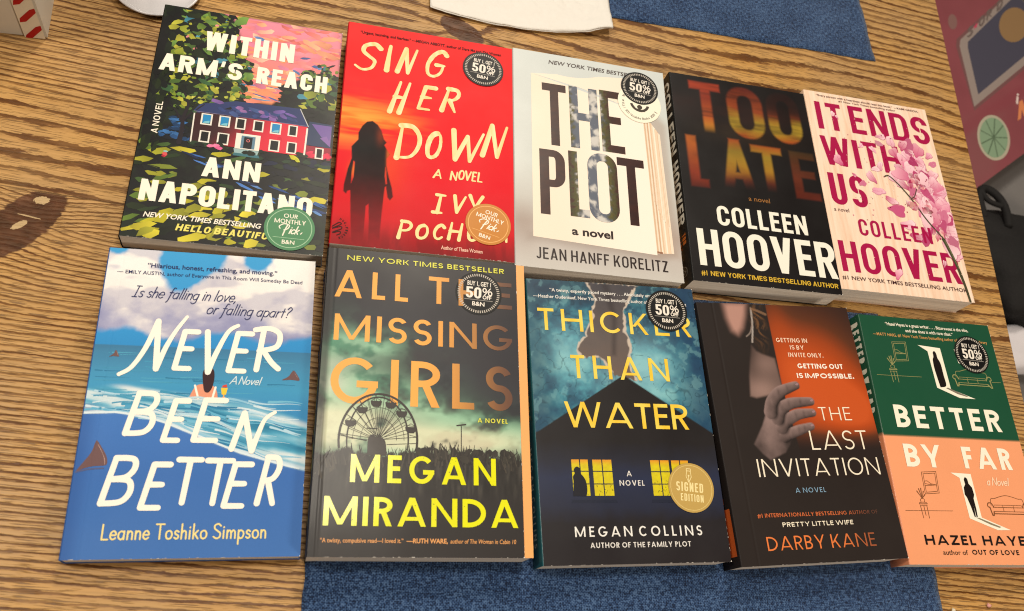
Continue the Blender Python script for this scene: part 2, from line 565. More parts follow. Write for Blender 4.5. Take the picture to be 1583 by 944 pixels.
def print_mat(name, rough, coat=0.0, spec=.2):
    """laminated print: ink from the mesh, fine grain and a slightly uneven gloss"""
    m, nt, b = new_mat(name)
    L = nt.links.new
    at = N(nt, 'ShaderNodeAttribute', attribute_name='ink')
    tc = N(nt, 'ShaderNodeTexCoord')
    gr = N(nt, 'ShaderNodeTexNoise', i_Scale=1800.0, i_Detail=2.0)
    L(tc.outputs['Object'], gr.inputs['Vector'])
    big = N(nt, 'ShaderNodeTexNoise', i_Scale=28.0, i_Detail=3.0)
    L(tc.outputs['Object'], big.inputs['Vector'])
    hsv = N(nt, 'ShaderNodeHueSaturation')
    L(at.outputs['Color'], hsv.inputs['Color'])
    v = math_n(nt, 'MULTIPLY_ADD', gr.outputs['Fac'], 0.16, 0.92)
    L(v, hsv.inputs['Value'])
    L(hsv.outputs['Color'], b.inputs['Base Color'])
    r = math_n(nt, 'MULTIPLY_ADD', big.outputs['Fac'], 0.22, rough - 0.11)
    r2 = math_n(nt, 'MULTIPLY_ADD', at.outputs['Alpha'], -0.25, r)
    L(r2, b.inputs['Roughness'])
    b.inputs['Specular IOR Level'].default_value = spec
    b.inputs['Coat Weight'].default_value = coat
    b.inputs['Coat Roughness'].default_value = 0.12
    bp = N(nt, 'ShaderNodeBump', i_Strength=0.12, i_Distance=0.0004)
    mixh = math_n(nt, 'MULTIPLY_ADD', gr.outputs['Fac'], 0.08, big.outputs['Fac'])
    L(mixh, bp.inputs['Height'])
    L(bp.outputs['Normal'], b.inputs['Normal'])
    return m


M_matte = print_mat('matte_laminate_print', 0.56)
M_gloss = print_mat('gloss_laminate_print', 0.40, 0.08, .32)
M_sticker = print_mat('sticker_print', 0.46, 0.0, .26)


def paper_mat(name, col, dark):
    m, nt, b = new_mat(name)
    L = nt.links.new
    tc = N(nt, 'ShaderNodeTexCoord')
    mp = N(nt, 'ShaderNodeMapping')
    mp.inputs['Scale'].default_value = (6, 6, 950)
    L(tc.outputs['Object'], mp.inputs['Vector'])
    no = N(nt, 'ShaderNodeTexNoise', i_Scale=1.0, i_Detail=3.0)
    L(mp.outputs['Vector'], no.inputs['Vector'])
    cr = N(nt, 'ShaderNodeValToRGB')
    cr.color_ramp.elements[0].position = .3; cr.color_ramp.elements[0].color = (*dark, 1)
    cr.color_ramp.elements[1].position = .62; cr.color_ramp.elements[1].color = (*col, 1)
    L(no.outputs['Fac'], cr.inputs['Fac'])
    L(cr.outputs['Color'], b.inputs['Base Color'])
    b.inputs['Roughness'].default_value = 0.9
    bp = N(nt, 'ShaderNodeBump', i_Strength=0.5, i_Distance=0.0003)
    L(no.outputs['Fac'], bp.inputs['Height']); L(bp.outputs['Normal'], b.inputs['Normal'])
    return m


M_pages = paper_mat('book_page_edges', (0.74, 0.69, 0.62), (0.52, 0.46, 0.40))


def plain(name, col, rough=.6, bump=0.0, scale=200.0, var=0.15, spec=.5):
    m, nt, b = new_mat(name)
    L = nt.links.new
    tc = N(nt, 'ShaderNodeTexCoord')
    no = N(nt, 'ShaderNodeTexNoise', i_Scale=scale, i_Detail=4.0)
    L(tc.outputs['Object'], no.inputs['Vector'])
    mx = N(nt, 'ShaderNodeMix', data_type='RGBA')
    mx.inputs['A'].default_value = (*[c * (1 - var) for c in col], 1); mx.inputs['B'].default_value = (*[min(1, c * (1 + var)) for c in col], 1)
    L(no.outputs['Fac'], mx.inputs['Factor']); L(mx.outputs['Result'], b.inputs['Base Color'])
    b.inputs['Roughness'].default_value = rough
    b.inputs['Specular IOR Level'].default_value = spec
    if bump:
        bp = N(nt, 'ShaderNodeBump', i_Strength=bump, i_Distance=0.001)
        L(no.outputs['Fac'], bp.inputs['Height']); L(bp.outputs['Normal'], b.inputs['Normal'])
    return m


TB = -0.0766          # the table lies turned a little under the rows of books
KNOTS = [(-0.183, 0.015, 0.037, 0.0165, 1.0), (0.108, 0.268, 0.022, 0.011, -.45)]   # x, y, rx, ry, turn in table metres


def wood_mat():
    m, nt, b = new_mat('pine_tabletop')
    L = nt.links.new
    mt = lambda *a, **k: math_n(nt, *a, **k)
    tc = N(nt, 'ShaderNodeTexCoord')
    sx = N(nt, 'ShaderNodeSeparateXYZ'); L(tc.outputs['Object'], sx.inputs[0])
    X, Y = sx.outputs['X'], sx.outputs['Y']

    def noise(scx, scy, detail=2.0, off=0.0, rough=.5):
        cx = N(nt, 'ShaderNodeCombineXYZ')
        L(mt('MULTIPLY_ADD', X, scx, off), cx.inputs[0]); L(mt('MULTIPLY', Y, scy), cx.inputs[1])
        n = N(nt, 'ShaderNodeTexNoise', i_Scale=1.0, i_Detail=detail, i_Roughness=rough); L(cx.outputs[0], n.inputs['Vector'])
        return n.outputs['Fac']
    # how many year rings have been passed at each Y
    r = None
    for y0, y1, per in ((-.60, -.20, .0052), (-.20, -.04, .0047), (-.04, .041, .0036), (.041, .118, .0130), (.118, .235, .0050), (.235, .33, .0150), (.33, .60, .0095)):
        mr = N(nt, 'ShaderNodeMapRange', clamp=True)
        mr.inputs['From Min'].default_value = y0; mr.inputs['From Max'].default_value = y1
        mr.inputs['To Min'].default_value = 0; mr.inputs['To Max'].default_value = (y1 - y0) / per
        L(Y, mr.inputs['Value'])
        r = mr.outputs['Result'] if r is None else mt('ADD', r, mr.outputs['Result'])
    above = mt('GREATER_THAN', Y, .041)
    wob = mt('MULTIPLY_ADD', above, 1.0, 1.3)
    r = mt('ADD', r, mt('MULTIPLY', mt('SUBTRACT', noise(3.2, 11.0, 1.0, 3.7), .5), mt('MULTIPLY', wob, 1.5)))
    r = mt('ADD', r, mt('MULTIPLY', mt('SUBTRACT', noise(9.0, 60.0, 2.0, 1.2), .5), .9))
    r = mt('ADD', r, mt('MULTIPLY', mt('SUBTRACT', noise(60.0, 260.0, 2.0, 9.1), .5), .45))
    r = mt('ADD', r, mt('MULTIPLY', mt('SUBTRACT', noise(200.0, 800.0, 1.0, 4.4), .5), .24))
    kn_all = None
    for kx, ky, rx, ry, an in KNOTS:
        dx = mt('SUBTRACT', X, kx); dy = mt('SUBTRACT', Y, ky)
        u = mt('ADD', mt('MULTIPLY', dx, cos(an)), mt('MULTIPLY', dy, sin(an)))
        v = mt('SUBTRACT', mt('MULTIPLY', dy, cos(an)), mt('MULTIPLY', dx, sin(an)))
        d = mt('SQRT', mt('ADD', mt('POWER', mt('DIVIDE', u, rx), 2.0), mt('POWER', mt('DIVIDE', v, ry), 2.0)))
        d = mt('ADD', d, mt('MULTIPLY', mt('SUBTRACT', noise(150, 420, 3.0), .5), .3))
        g = mt('POWER', 2.718, mt('MULTIPLY', mt('MULTIPLY', d, d), -.32))
        sgn = mt('SIGN', mt('ADD', dy, .0))
        gs = mt('MULTIPLY', mt('MULTIPLY', g, sgn), 2.6 if kx < 0 else 1.0)
        r = mt('ADD', r, mt('MULTIPLY', gs, mt('LESS_THAN', Y, .0405)) if kx < 0 else gs)
        k = N(nt, 'ShaderNodeMapRange', clamp=True)
        k.inputs['From Min'].default_value = 1.02; k.inputs['From Max'].default_value = .95
        L(d, k.inputs['Value'])
        kk = mt('MULTIPLY', k.outputs['Result'], mt('LESS_THAN', Y, .0405)) if kx < 0 else k.outputs['Result']
        kn_all = kk if kn_all is None else mt('MAXIMUM', kn_all, kk)
    f = mt('FRACT', r)
    wn = N(nt, 'ShaderNodeTexWhiteNoise', noise_dimensions='1D'); L(mt('FLOOR', r), wn.inputs['W'])
    ring_k = mt('MULTIPLY_ADD', wn.outputs['Value'], .6, .66, clamp=True)
    patch = N(nt, 'ShaderNodeMapRange', clamp=True); patch.inputs['From Min'].default_value = .3; patch.inputs['From Max'].default_value = .6; patch.inputs['To Min'].default_value = .75
    L(noise(30, 70, 3.0, 6.6), patch.inputs['Value'])
    ring_k = mt('MULTIPLY', ring_k, patch.outputs['Result'])
    cr = N(nt, 'ShaderNodeValToRGB')
    e = cr.color_ramp.elements
    e[0].position = 0; e[0].color = (.48, .280, .105, 1)
    e[1].position = .42; e[1].color = (.45, .255, .092, 1)
    for p, c in ((.62, (.39, .212, .072, 1)), (.685, (.135, .053, .015, 1)), (.80, (.105, .039, .010, 1)), (.925, (.110, .041, .011, 1)), (.965, (.48, .280, .105, 1))):
        x = e.new(p); x.color = c
    L(f, cr.inputs['Fac'])
    soft = N(nt, 'ShaderNodeMix', data_type='RGBA'); soft.inputs['A'].default_value = (.44, .252, .092, 1)
    L(cr.outputs['Color'], soft.inputs['B']); L(ring_k, soft.inputs['Factor'])
    # fine grain: long dark pores and a pale weathered bloom
    pores = noise(55, 1250, 1.0, 0.0, .5)
    pm = N(nt, 'ShaderNodeMapRange', clamp=True); pm.inputs['From Min'].default_value = .57; pm.inputs['From Max'].default_value = .63
    L(pores, pm.inputs['Value'])
    streak = noise(14, 520, 3.0, 5.0, .65)
    blot = noise(7, 9, 3.0, 2.0)
    hs = N(nt, 'ShaderNodeHueSaturation')
    L(soft.outputs['Result'], hs.inputs['Color'])
    val = mt('ADD', mt('MULTIPLY_ADD', streak, .7, .62), mt('MULTIPLY', mt('SUBTRACT', blot, .5), .35))
    L(val, hs.inputs['Value'])
    L(mt('MULTIPLY_ADD', blot, .3, .86), hs.inputs['Saturation'])
    mx = N(nt, 'ShaderNodeMix', data_type='RGBA')
    mx.inputs['B'].default_value = (.12, .062, .026, 1)
    L(hs.outputs['Color'], mx.inputs['A']); L(mt('MULTIPLY', pm.outputs['Result'], .72), mx.inputs['Factor'])
    # knots
    mk = N(nt, 'ShaderNodeMix', data_type='RGBA')
    kc = N(nt, 'ShaderNodeValToRGB')
    kc.color_ramp.elements[0].position = .35; kc.color_ramp.elements[0].color = (.045, .015, .006, 1)
    kc.color_ramp.elements[1].position = .66; kc.color_ramp.elements[1].color = (.09, .032, .014, 1)
    x = kc.color_ramp.elements.new(.8); x.color = (.16, .07, .035, 1)
    L(noise(90, 130, 2.0, 8.3), kc.inputs['Fac'])
    L(mx.outputs['Result'], mk.inputs['A']); L(kc.outputs['Color'], mk.inputs['B']); L(mt('MULTIPLY', kn_all, .93), mk.inputs['Factor'])
    # two pale healed spots inside the knot
    for ox, oy, ra, rb, an in ((-.1752, .0345, .0058, .0034, .15), (-.1838, .0130, .0062, .0026, .75), (-.1795, .0205, .0085, .0006, -.1)):
        dx = mt('SUBTRACT', X, ox); dy = mt('SUBTRACT', Y, oy)
        u = mt('ADD', mt('MULTIPLY', dx, cos(an)), mt('MULTIPLY', dy, sin(an))); v = mt('SUBTRACT', mt('MULTIPLY', dy, cos(an)), mt('MULTIPLY', dx, sin(an)))
        d = mt('ADD', mt('POWER', mt('DIVIDE', u, ra), 2.0), mt('POWER', mt('DIVIDE', v, rb), 2.0))
        d = mt('ADD', d, mt('MULTIPLY', mt('SUBTRACT', noise(500, 500, 2.0), .5), 1.2))
        m2 = N(nt, 'ShaderNodeMix', data_type='RGBA'); m2.inputs['B'].default_value = (.47, .33, .17, 1)
        L(mk.outputs['Result'], m2.inputs['A']); L(mt('LESS_THAN', d, .8), m2.inputs['Factor']); mk = m2
    # plank joint
    sj = mt('LESS_THAN', mt('ABSOLUTE', mt('SUBTRACT', Y, mt('MULTIPLY_ADD', noise(40, 1, 2.0), .0008, .0406))), .00042)
    ms = N(nt, 'ShaderNodeMix', data_type='RGBA'); ms.inputs['B'].default_value = (.06, .028, .012, 1)
    L(mk.outputs['Result'], ms.inputs['A']); L(mt('MULTIPLY', sj, .6), ms.inputs['Factor'])
    L(ms.outputs['Result'], b.inputs['Base Color'])
    L(mt('MULTIPLY_ADD', streak, .25, .30), b.inputs['Roughness'])
    b.inputs['Specular IOR Level'].default_value = .24
    bp = N(nt, 'ShaderNodeBump', i_Strength=.55, i_Distance=.0009)
    hgt = mt('SUBTRACT', mt('SUBTRACT', mt('MULTIPLY', mt('SUBTRACT', 1.0, mt('POWER', f, 4.0)), .8), mt('MULTIPLY', pm.outputs['Result'], .5)), mt('MULTIPLY', sj, 1.0))
    L(hgt, bp.inputs['Height']); L(bp.outputs['Normal'], b.inputs['Normal'])
    return m


def cloth_mat():
    m, nt, b = new_mat('woven_blue_cloth')
    L = nt.links.new
    mt = lambda *a, **k: math_n(nt, *a, **k)
    tc = N(nt, 'ShaderNodeTexCoord')
    def noise(sx, sy, detail=2.0):
        mp = N(nt, 'ShaderNodeMapping'); mp.inputs['Scale'].default_value = (sx, sy, 1); L(tc.outputs['Object'], mp.inputs['Vector'])
        n = N(nt, 'ShaderNodeTexNoise', i_Scale=1.0, i_Detail=detail); L(mp.outputs['Vector'], n.inputs['Vector'])
        return n.outputs['Fac']
    sp = N(nt, 'ShaderNodeSeparateXYZ'); L(tc.outputs['Object'], sp.inputs[0])
    per = 2 * pi / .0021
    wx = mt('SINE', mt('MULTIPLY', sp.outputs['X'], per)); wy = mt('SINE', mt('MULTIPLY', sp.outputs['Y'], per))
    weave = mt('MULTIPLY', wx, wy)
    hthread = noise(260, 1000, 1.0); vthread = noise(1000, 260, 1.0); big = noise(30, 30, 3.0)
    t = mt('ADD', mt('ADD', mt('MULTIPLY', hthread, .8), mt('MULTIPLY', vthread, .8)), mt('MULTIPLY', weave, .10))
    t = mt('ADD', t, mt('MULTIPLY', mt('SUBTRACT', big, .5), .3))
    cr = N(nt, 'ShaderNodeValToRGB'); e = cr.color_ramp.elements
    e[0].position = .60; e[0].color = (.006, .013, .036, 1); e[1].position = 1.02; e[1].color = (.066, .122, .235, 1)
    x = e.new(.80); x.color = (.019, .047, .120, 1)
    L(t, cr.inputs['Fac']); L(cr.outputs['Color'], b.inputs['Base Color'])
    b.inputs['Roughness'].default_value = .95
    b.inputs['Sheen Weight'].default_value = .15
    b.inputs['Specular IOR Level'].default_value = .2
    bp = N(nt, 'ShaderNodeBump', i_Strength=.8, i_Distance=.0008); L(t, bp.inputs['Height']); L(bp.outputs['Normal'], b.inputs['Normal'])
    return m


# ------------------------------------------------------------------ the table, floor and what lies past its edge
floor = obj('floor', mesh('floor', [(-2500, -2500, -740), (3500, -2500, -740), (3500, 3500, -740), (-2500, 3500, -740)], [(0, 1, 2, 3)]),
            plain('grey_floor', (.20, .19, .18), .6, .1, 40))
tag(floor, kind='structure')


def table():
    me = bpy.data.meshes.new('table_top')
    import bmesh
    bm = bmesh.new()
    v = [bm.verts.new((x * MM, y * MM, z * MM)) for z in (-32, 0) for x, y in ((-900, -600), (636, -600), (636, 560), (-900, 560))]
    for f in ((3, 2, 1, 0), (4, 5, 6, 7), (0, 1, 5, 4), (1, 2, 6, 5), (2, 3, 7, 6), (3, 0, 4, 7)):
        bm.faces.new([v[i] for i in f])
    bmesh.ops.bevel(bm, geom=[e for e in bm.edges], offset=.0018, segments=3, affect='EDGES', profile=.5)
    bm.to_mesh(me); bm.free()
    root = empty('wooden_table', (.2, .2, 0), TB)
    tag(root, 'rustic pine table with dark grain lines and a knot, ten books laid on it', 'table')
    wm = wood_mat()
    obj('table_top', me, wm, root)
    dark = plain('stained_pine_legs', (.22, .12, .05), .5)
    for x in (-860, 520):
        for y in (-560, 450):
            obj('leg', boxmesh('leg', x, x + 70, y, y + 70, -739, -33), dark, root)


table()
M_cloth = cloth_mat()


def placemat(x0, y0, x1, y1, rz, label):
    """woven mat with a slightly wavy edge and a turned hem"""
    nx, ny = 96, 64
    w, h = x1 - x0, y1 - y0
    V = []; F = []
    for lay in (1.3, .1):
        for j in range(ny + 1):
            for i in range(nx + 1):
                u, v = i / nx, j / ny
                x = u * w; y = v * h
                ex = .5 * sin(y * .11 + x0) + .3 * sin(y * .31); ey = .6 * sin(x * .05 + y0) + .25 * sin(x * .23)
                z = lay + (.25 * sin(x * .06) * sin(y * .07) if lay > 1 else 0)
                edge = min(u * w, (1 - u) * w, v * h, (1 - v) * h)
                if lay > 1: z += .35 if 2 < edge < 10 else (-.6 if edge < .1 else 0)
                V.append((x + ex * (1 if u in (0, 1) else .3), y + ey * (1 if v in (0, 1) else .3), z))
    n = (nx + 1) * (ny + 1)
    for j in range(ny):
        for i in range(nx):
            a = j * (nx + 1) + i
            F.append((a, a + 1, a + nx + 2, a + nx + 1)); F.append((n + a, n + a + nx + 1, n + a + nx + 2, n + a + 1))
    rim = [i for i in range(nx)] + [j * (nx + 1) + nx for j in range(ny)] + [ny * (nx + 1) + nx - i for i in range(nx)] + [(ny - j) * (nx + 1) for j in range(ny)]
    for a, b in zip(rim, rim[1:] + rim[:1]): F.append((a, n + a, n + b, b))
    o = obj('placemat', mesh('placemat', V, F, True), M_cloth)
    o.location = (x0 * MM, y0 * MM, 0.0002); o.rotation_euler = (0, 0, rz)
    tag(o, label, 'placemat', 'blue woven placemats')


placemat(224, -92, 699, 214, .0, 'blue woven placemat underneath the lower row of books')
placemat(291, 503, 765, 810, .004, 'blue woven placemat at the top edge, partly under the white napkin')


def napkin():
    base = empty('paper_napkin', (0, 0, 0))
    tag(base, 'crumpled white paper napkin lying over the corner of the upper placemat', 'napkin')
    m = plain('soft_tissue_paper', (.70, .67, .62), .95, .35, 260, .04, .2)
    for k, (dz, off) in enumerate(((0, 0), (1.1, 1))):
        nx, ny = 70, 50
        V = []; F = []
        for j in range(ny + 1):
            for i in range(nx + 1):
                u, v = i / nx, j / ny
                if k == 0:
                    bx = 299 + 171 * u; by = 476.5 - 7.5 * sin(pi * min(1, u * 1.12)) ** .8 + 6 * sstep(.86, 1, u)
                else:
                    bx = 299.6 + 170 * u; by = 477.6 - 7.9 * sin(pi * min(1, u * 1.1)) ** .8 + 4 * sstep(.84, 1, u)
                x = bx + (-4 + 3 * u) * v; y = by + v * (140 - 10 * u)
                cr = float(fbm(np.array(x * .045), np.array(y * .035), 5 + k, 3)) - .5
                fo = float(fbm(np.array(x * .012 + y * .02), np.array(y * .006 - x * .004), 31, 2)) - .5
                cs = abs(float(fbm(np.array(x * .03 + y * .045), np.array(y * .02 - x * .03), 77, 3)) - .5)
                z = 2.3 + dz + 5.5 * cr * (.3 + min(1, v * 3)) + 9 * abs(fo) + 11 * cs * min(1, .25 + v * 3) + 3 * sstep(.8, 1, u) * (1 - v)
                V.append((x, y, max(.8 + dz * .8, z)))
        for j in range(ny):
            for i in range(nx):
                a = j * (nx + 1) + i
                F.append((a, a + 1, a + nx + 2, a + nx + 1))
        o = obj('paper_layer', mesh('paper_layer', V, F, True), m, base)
        md = o.modifiers.new('thick', 'SOLIDIFY'); md.thickness = .0003; md.offset = 1
    # root has no size of its own: parts carry it


napkin()


def dish():
    m = plain('white_glazed_ceramic', (.56, .54, .55), .22, 0, 60, .03)
    prof = [(0, 2.2), (20, 2.2), (29, 2.6), (31.5, 4.2), (33.4, 6.2), (34.6, 6.6), (35.2, 6.0), (35.0, 5.0), (32.5, 2.0), (29, .3), (0, .3)]
    V = []; F = []; n = 72
    for r, z in prof:
        for k in range(n): V.append((r * cos(2 * pi * k / n), r * sin(2 * pi * k / n), z))
    for i in range(len(prof) - 1):
        for k in range(n):
            l = (k + 1) % n
            F.append((i * n + k, (i + 1) * n + k, (i + 1) * n + l, i * n + l))
    o = obj('small_dish', mesh('small_dish', V, F, True), m)
    o.location = (.0762, .4545, 0)
    tag(o, 'small round white dish behind the book with the painted house', 'dish')


dish()


def gift_bag():
    root = empty('gift_bag', (-.085, .383, 0), .055)
    tag(root, 'white paper gift bag with a red and white candy cane stripe, standing in the corner', 'bag')
    m = plain('white_bag_paper', (.66, .62, .54), .6, .15, 25, .05)
    w, d, h = 92, 52, 150
    # body with softly creased faces
    V = []; F = []; nz = 12; ring_pts = []
    def corner(t):
        per = [(0, 0), (w, 0), (w, d), (0, d)]
        return per
    n = 40
    for k in range(nz + 1):
        z = h * k / nz
        for i in range(n):
            s = i / n * 4; q = int(s); f = s - q
            a = corner(0)[q]; b = corner(0)[(q + 1) % 4]
            x = a[0] + (b[0] - a[0]) * f; y = a[1] + (b[1] - a[1]) * f
            bulge = 2.0 * sin(pi * f) * sin(pi * min(1, z / h))
            nrm = [(0, -1), (1, 0), (0, 1), (-1, 0)][q]
            V.append((x + nrm[0] * bulge, y + nrm[1] * bulge, z + .2))
    for k in range(nz):
        for i in range(n):
            j = (i + 1) % n
            F.append((k * n + i, k * n + j, (k + 1) * n + j, (k + 1) * n + i))
    F.append(tuple(range(n))[::-1])
    obj('bag_body', mesh('bag_body', V, F, False), m, root)
    # printed candy cane up the front right edge
    cane = Art(); red = C(185, 35, 38); wht = C(238, 228, 208)
    cane.poly([(w - 15, 1), (w - 1, 1), (w - 1, h), (w - 15, h)], wht, 0)
    for k in range(9):
        z0 = -2 + k * 18
        cane.poly([(w - 14.5, z0 + 1), (w - 10, z0 + 2.5), (w - 1.2, z0 + 13), (w - 1.2, z0 + 17.5), (w - 5, z0 + 15.5), (w - 13.5, z0 + 5.5)], red, 2)
    me = bpy.data.meshes.new('candy_cane_stripe')
    me.from_pydata([(x * MM, (-2.2 - z) * MM, max(.5, y) * MM) for x, y, z in cane.V], [], cane.F)
    set_ink(me, cane.K)
    obj('candy_cane_stripe', me, M_sticker, root)
    # torn tissue hanging over the front
    nx, ny = 14, 24; V = []; F = []
    for j in range(ny + 1):
        for i in range(nx + 1):
            u, v = i / nx, j / ny
            x = -6 + 46 * u; z = 4 + (h - 10) * v + (3.5 * sin(u * 19) + 5 * u if j == 0 else 0)
            y = -7 - 3.0 * sin(u * 5 + v * 3) - 2.0 * sin(u * 11 - v * 6)
            V.append((x, y, z))
    for j in range(ny):
        for i in range(nx):
            a = j * (nx + 1) + i; F.append((a, a + 1, a + nx + 2, a + nx + 1))
    t = obj('tissue_sheet', mesh('tissue_sheet', V, F, True), plain('tissue_sheet_paper', (.74, .68, .58), .9, .2, 90, .05), root)
    md = t.modifiers.new('thick', 'SOLIDIFY'); md.thickness = .0005


def set_ink(me, K):
    a = me.color_attributes.new('ink', 'FLOAT_COLOR', 'POINT')
    a.data.foreach_set('color', np.array(K, dtype=np.float32).ravel())


gift_bag()


def past_the_edge():
    """chair, bag and boxed toy beyond the right edge of the table"""
    ch = empty('padded_chair', (1.24, .45, -.74), .0)
    tag(ch, 'pale grey padded chair pushed up beside the right edge of the table', 'chair')
    fab = plain('pale_grey_seat_cloth', (.17, .16, .155), .9, .3, 300, .08, .2)
    wood = plain('dark_chair_wood', (.05, .03, .025), .5)
    import bmesh
    def soft(name, x0, x1, y0, y1, z0, z1, r, mat, par):
        bm = bmesh.new()
        v = [bm.verts.new((x * MM, y * MM, z * MM)) for z in (z0, z1) for x, y in ((x0, y0), (x1, y0), (x1, y1), (x0, y1))]
        for f in ((3, 2, 1, 0), (4, 5, 6, 7), (0, 1, 5, 4), (1, 2, 6, 5), (2, 3, 7, 6), (3, 0, 4, 7)): bm.faces.new([v[i] for i in f])
        bmesh.ops.bevel(bm, geom=list(bm.edges), offset=r * MM, segments=4, affect='EDGES', profile=.5)
        me = bpy.data.meshes.new(name); bm.to_mesh(me); bm.free()
        me.polygons.foreach_set('use_smooth', [True] * len(me.polygons))
        return obj(name, me, mat, par)
    soft('seat', -240, 240, -250, 300, 395, 465, 24, fab, ch)
    soft('seat_rail', -225, 225, -235, 285, 360, 394, 6, wood, ch)
    soft('backrest', 250, 300, -250, 300, 330, 900, 20, fab, ch)
    V, F = tube([(-236, -165, 466), (-100, -166, 466.5), (60, -165, 466.5), (236, -164, 466)], 5, 8)
    obj('seat_piping', mesh('seat_piping', V, F, True), wood, ch)
    for x in (-205, 195):
        for y in (-215, 245): soft('leg', x, x + 36, y, y + 36, 0, 360, 4, wood, ch)

    # black cloth bag with a strap and ring, slumped on the chair
    bag = empty('black_bag', (1.155, .41, -.272), .0)
    tag(bag, 'black fabric bag with a looped strap slumped beside the right edge of the table', 'bag')
    bk = plain('black_bag_fabric', (.012, .011, .011), .8, .4, 300, .3, .25)
    V = []; F = []; nu, nv = 40, 20
    for j in range(nv + 1):
        ph = pi * j / nv - pi / 2
        for i in range(nu):
            th = 2 * pi * i / nu
            rx, ry, rz = 112, 84, 42
            e = lambda c, p: math.copysign(abs(c) ** p, c)
            x = rx * e(cos(ph), .7) * e(cos(th), .75); y = ry * e(cos(ph), .7) * e(sin(th), .75); z = rz * e(sin(ph), .8) + 46
            wv = 1 + .10 * sin(3 * th + 2 * ph) + .06 * sin(7 * th - 3 * ph) + .05 * sin(11 * th)
            V.append((x * wv, y * wv, z * (1 + .08 * sin(2 * th + 1))))
    for j in range(nv):
        for i in range(nu):
            k = (i + 1) % nu; F.append((j * nu + i, j * nu + k, (j + 1) * nu + k, (j + 1) * nu + i))
    obj('bag_body', mesh('bag_body', V, F, True), bk, bag)
    V, F = tube(catmull3([(-80, 58, 70), (-84, 80, 74), (-80, 96, 76), (-68, 100, 76), (-56, 88, 78), (-52, 68, 80), (-58, 40, 82)]), 5.2, 10)
    obj('strap', mesh('strap', V, F, True), bk, bag)
    V, F = tube(catmull3([(-82, 97, 78), (-74, 80, 78), (-56, 72, 80)]), 3.6, 8)
    obj('strap_loop', mesh('strap_loop', V, F, True), bk, bag)
    V, F = tube(catmull3([(60, -60, 70), (80, -20, 92), (85, 30, 92), (60, 60, 80)]), 8, 10)
    obj('strap', mesh('strap', V, F, True), bk, bag)

    # boxed toy: red printed lid with a framed dark screen, lettering and a lime wheel
    bx = empty('toy_box', (1.1128, .5374, -.2705), radians(34.6))
    tag(bx, 'red printed toy box with a grey framed dark screen and a lime slice', 'box')
    a = Art(); x0, w, h, t = -90, 470, 300, 42
    sh_ = lambda p: (x0 * 0 + 90 + p[0], p[1])          # drawing starts at the lower left corner of the lid
    red = C(138, 76, 82)
    g = Grid(w, h, 8); g.fill(red); n = fbm(g.X * .02, g.Y * .02, 3); g.c = g.c * (.85 + .3 * n[..., None])
    g.fill(C(134, 84, 86), .8 * g.poly([(sh_(p)) for p in [(-60, 0), (40, 0), (150, 70), (60, 90), (-60, 60)]], 14)); g.fill(C(138, 70, 78), .7 * g.poly([sh_(p) for p in [(-90, 70), (380, 70), (380, 84), (-90, 84)]], 6))
    P = lambda pts, c, l: a.poly([sh_(p) for p in pts], c, l)
    P([(101, 92), (262, 103), (380, 112), (380, 228), (340, 220), (185, 199), (172, 190)], C(120, 84, 84), 0)
    P([(107, 97), (262, 108), (380, 117), (380, 222), (340, 216), (190, 195), (178, 187)], C(152, 138, 132), 1)
    P([(133, 109), (278, 120), (380, 128), (380, 212), (356, 210), (200, 186), (190, 178)], C(78, 76, 90), 2)
    def along(u, v, ox=206, oy=192): return sh_((ox + u + v * .75, oy + u * .13 + v * .5))
    for chx, u0 in (('S', 0), ('O', 40), ('R', 66), ('D', 104)):
        gw, st = skel(chx)
        for p in st: a.stroke([along(u0 + q[0] / gw * 17, q[1] * 22) for q in p], 3.0, C(112, 98, 94), 4)
    a.poly([along(27 + (9 if k % 2 == 0 else 4) * sin(pi * k / 5), 12 + (9 if k % 2 == 0 else 4) * cos(pi * k / 5)) for k in range(10)], C(196, 74, 100), 4)
    a.disc(*sh_((318, 172)), 46, 24, C(146, 116, 82), 3, 32, .3)
    a.disc(*sh_((206, 226)), 17, 8, C(134, 100, 96), 1, 24, .6)
    up = lambda ox, oy: (lambda p: sh_((ox + p[0] + p[1] * .83, oy + p[1] * .55)))
    a.script('i li', 0, 44, 0, 24, 3.6, C(226, 206, 200), 0, 4, tf=up(184, 66))
    a.caps('NA', 0, 60, 0, 40, C(216, 134, 90), .24, None, .14, .4, 0, None, 0, 4, tf=up(160, 44))
    E_ = lambda r1, r2, k, n=44: sh_((93 + r1 * cos(k) * cos(.5) - r2 * sin(k) * sin(.5), 44 + r1 * cos(k) * sin(.5) + r2 * sin(k) * cos(.5)))
    a.poly([E_(44, 27, 2 * pi * k / 44) for k in range(44)], C(178, 170, 150), 3); a.poly([E_(39, 23, 2 * pi * k / 44) for k in range(44)], C(134, 158, 130), 4)
    for k in range(9): a.stroke([E_(0, 0, 0), E_(37, 22, 2 * pi * k / 9 + .2)], 1.8, C(92, 110, 88), 5)
    lid = build_print('lid', g, a, w, h, t, M_matte, bx, red)
    lid.location.x = -.09
    bb = obj('box_base', boxmesh('box_base', 3, w - 3, 3, h - 3, .5, t - 1.2), plain('box_base_card', (.30, .16, .13), .7), bx)
    bb.location.x = -.09


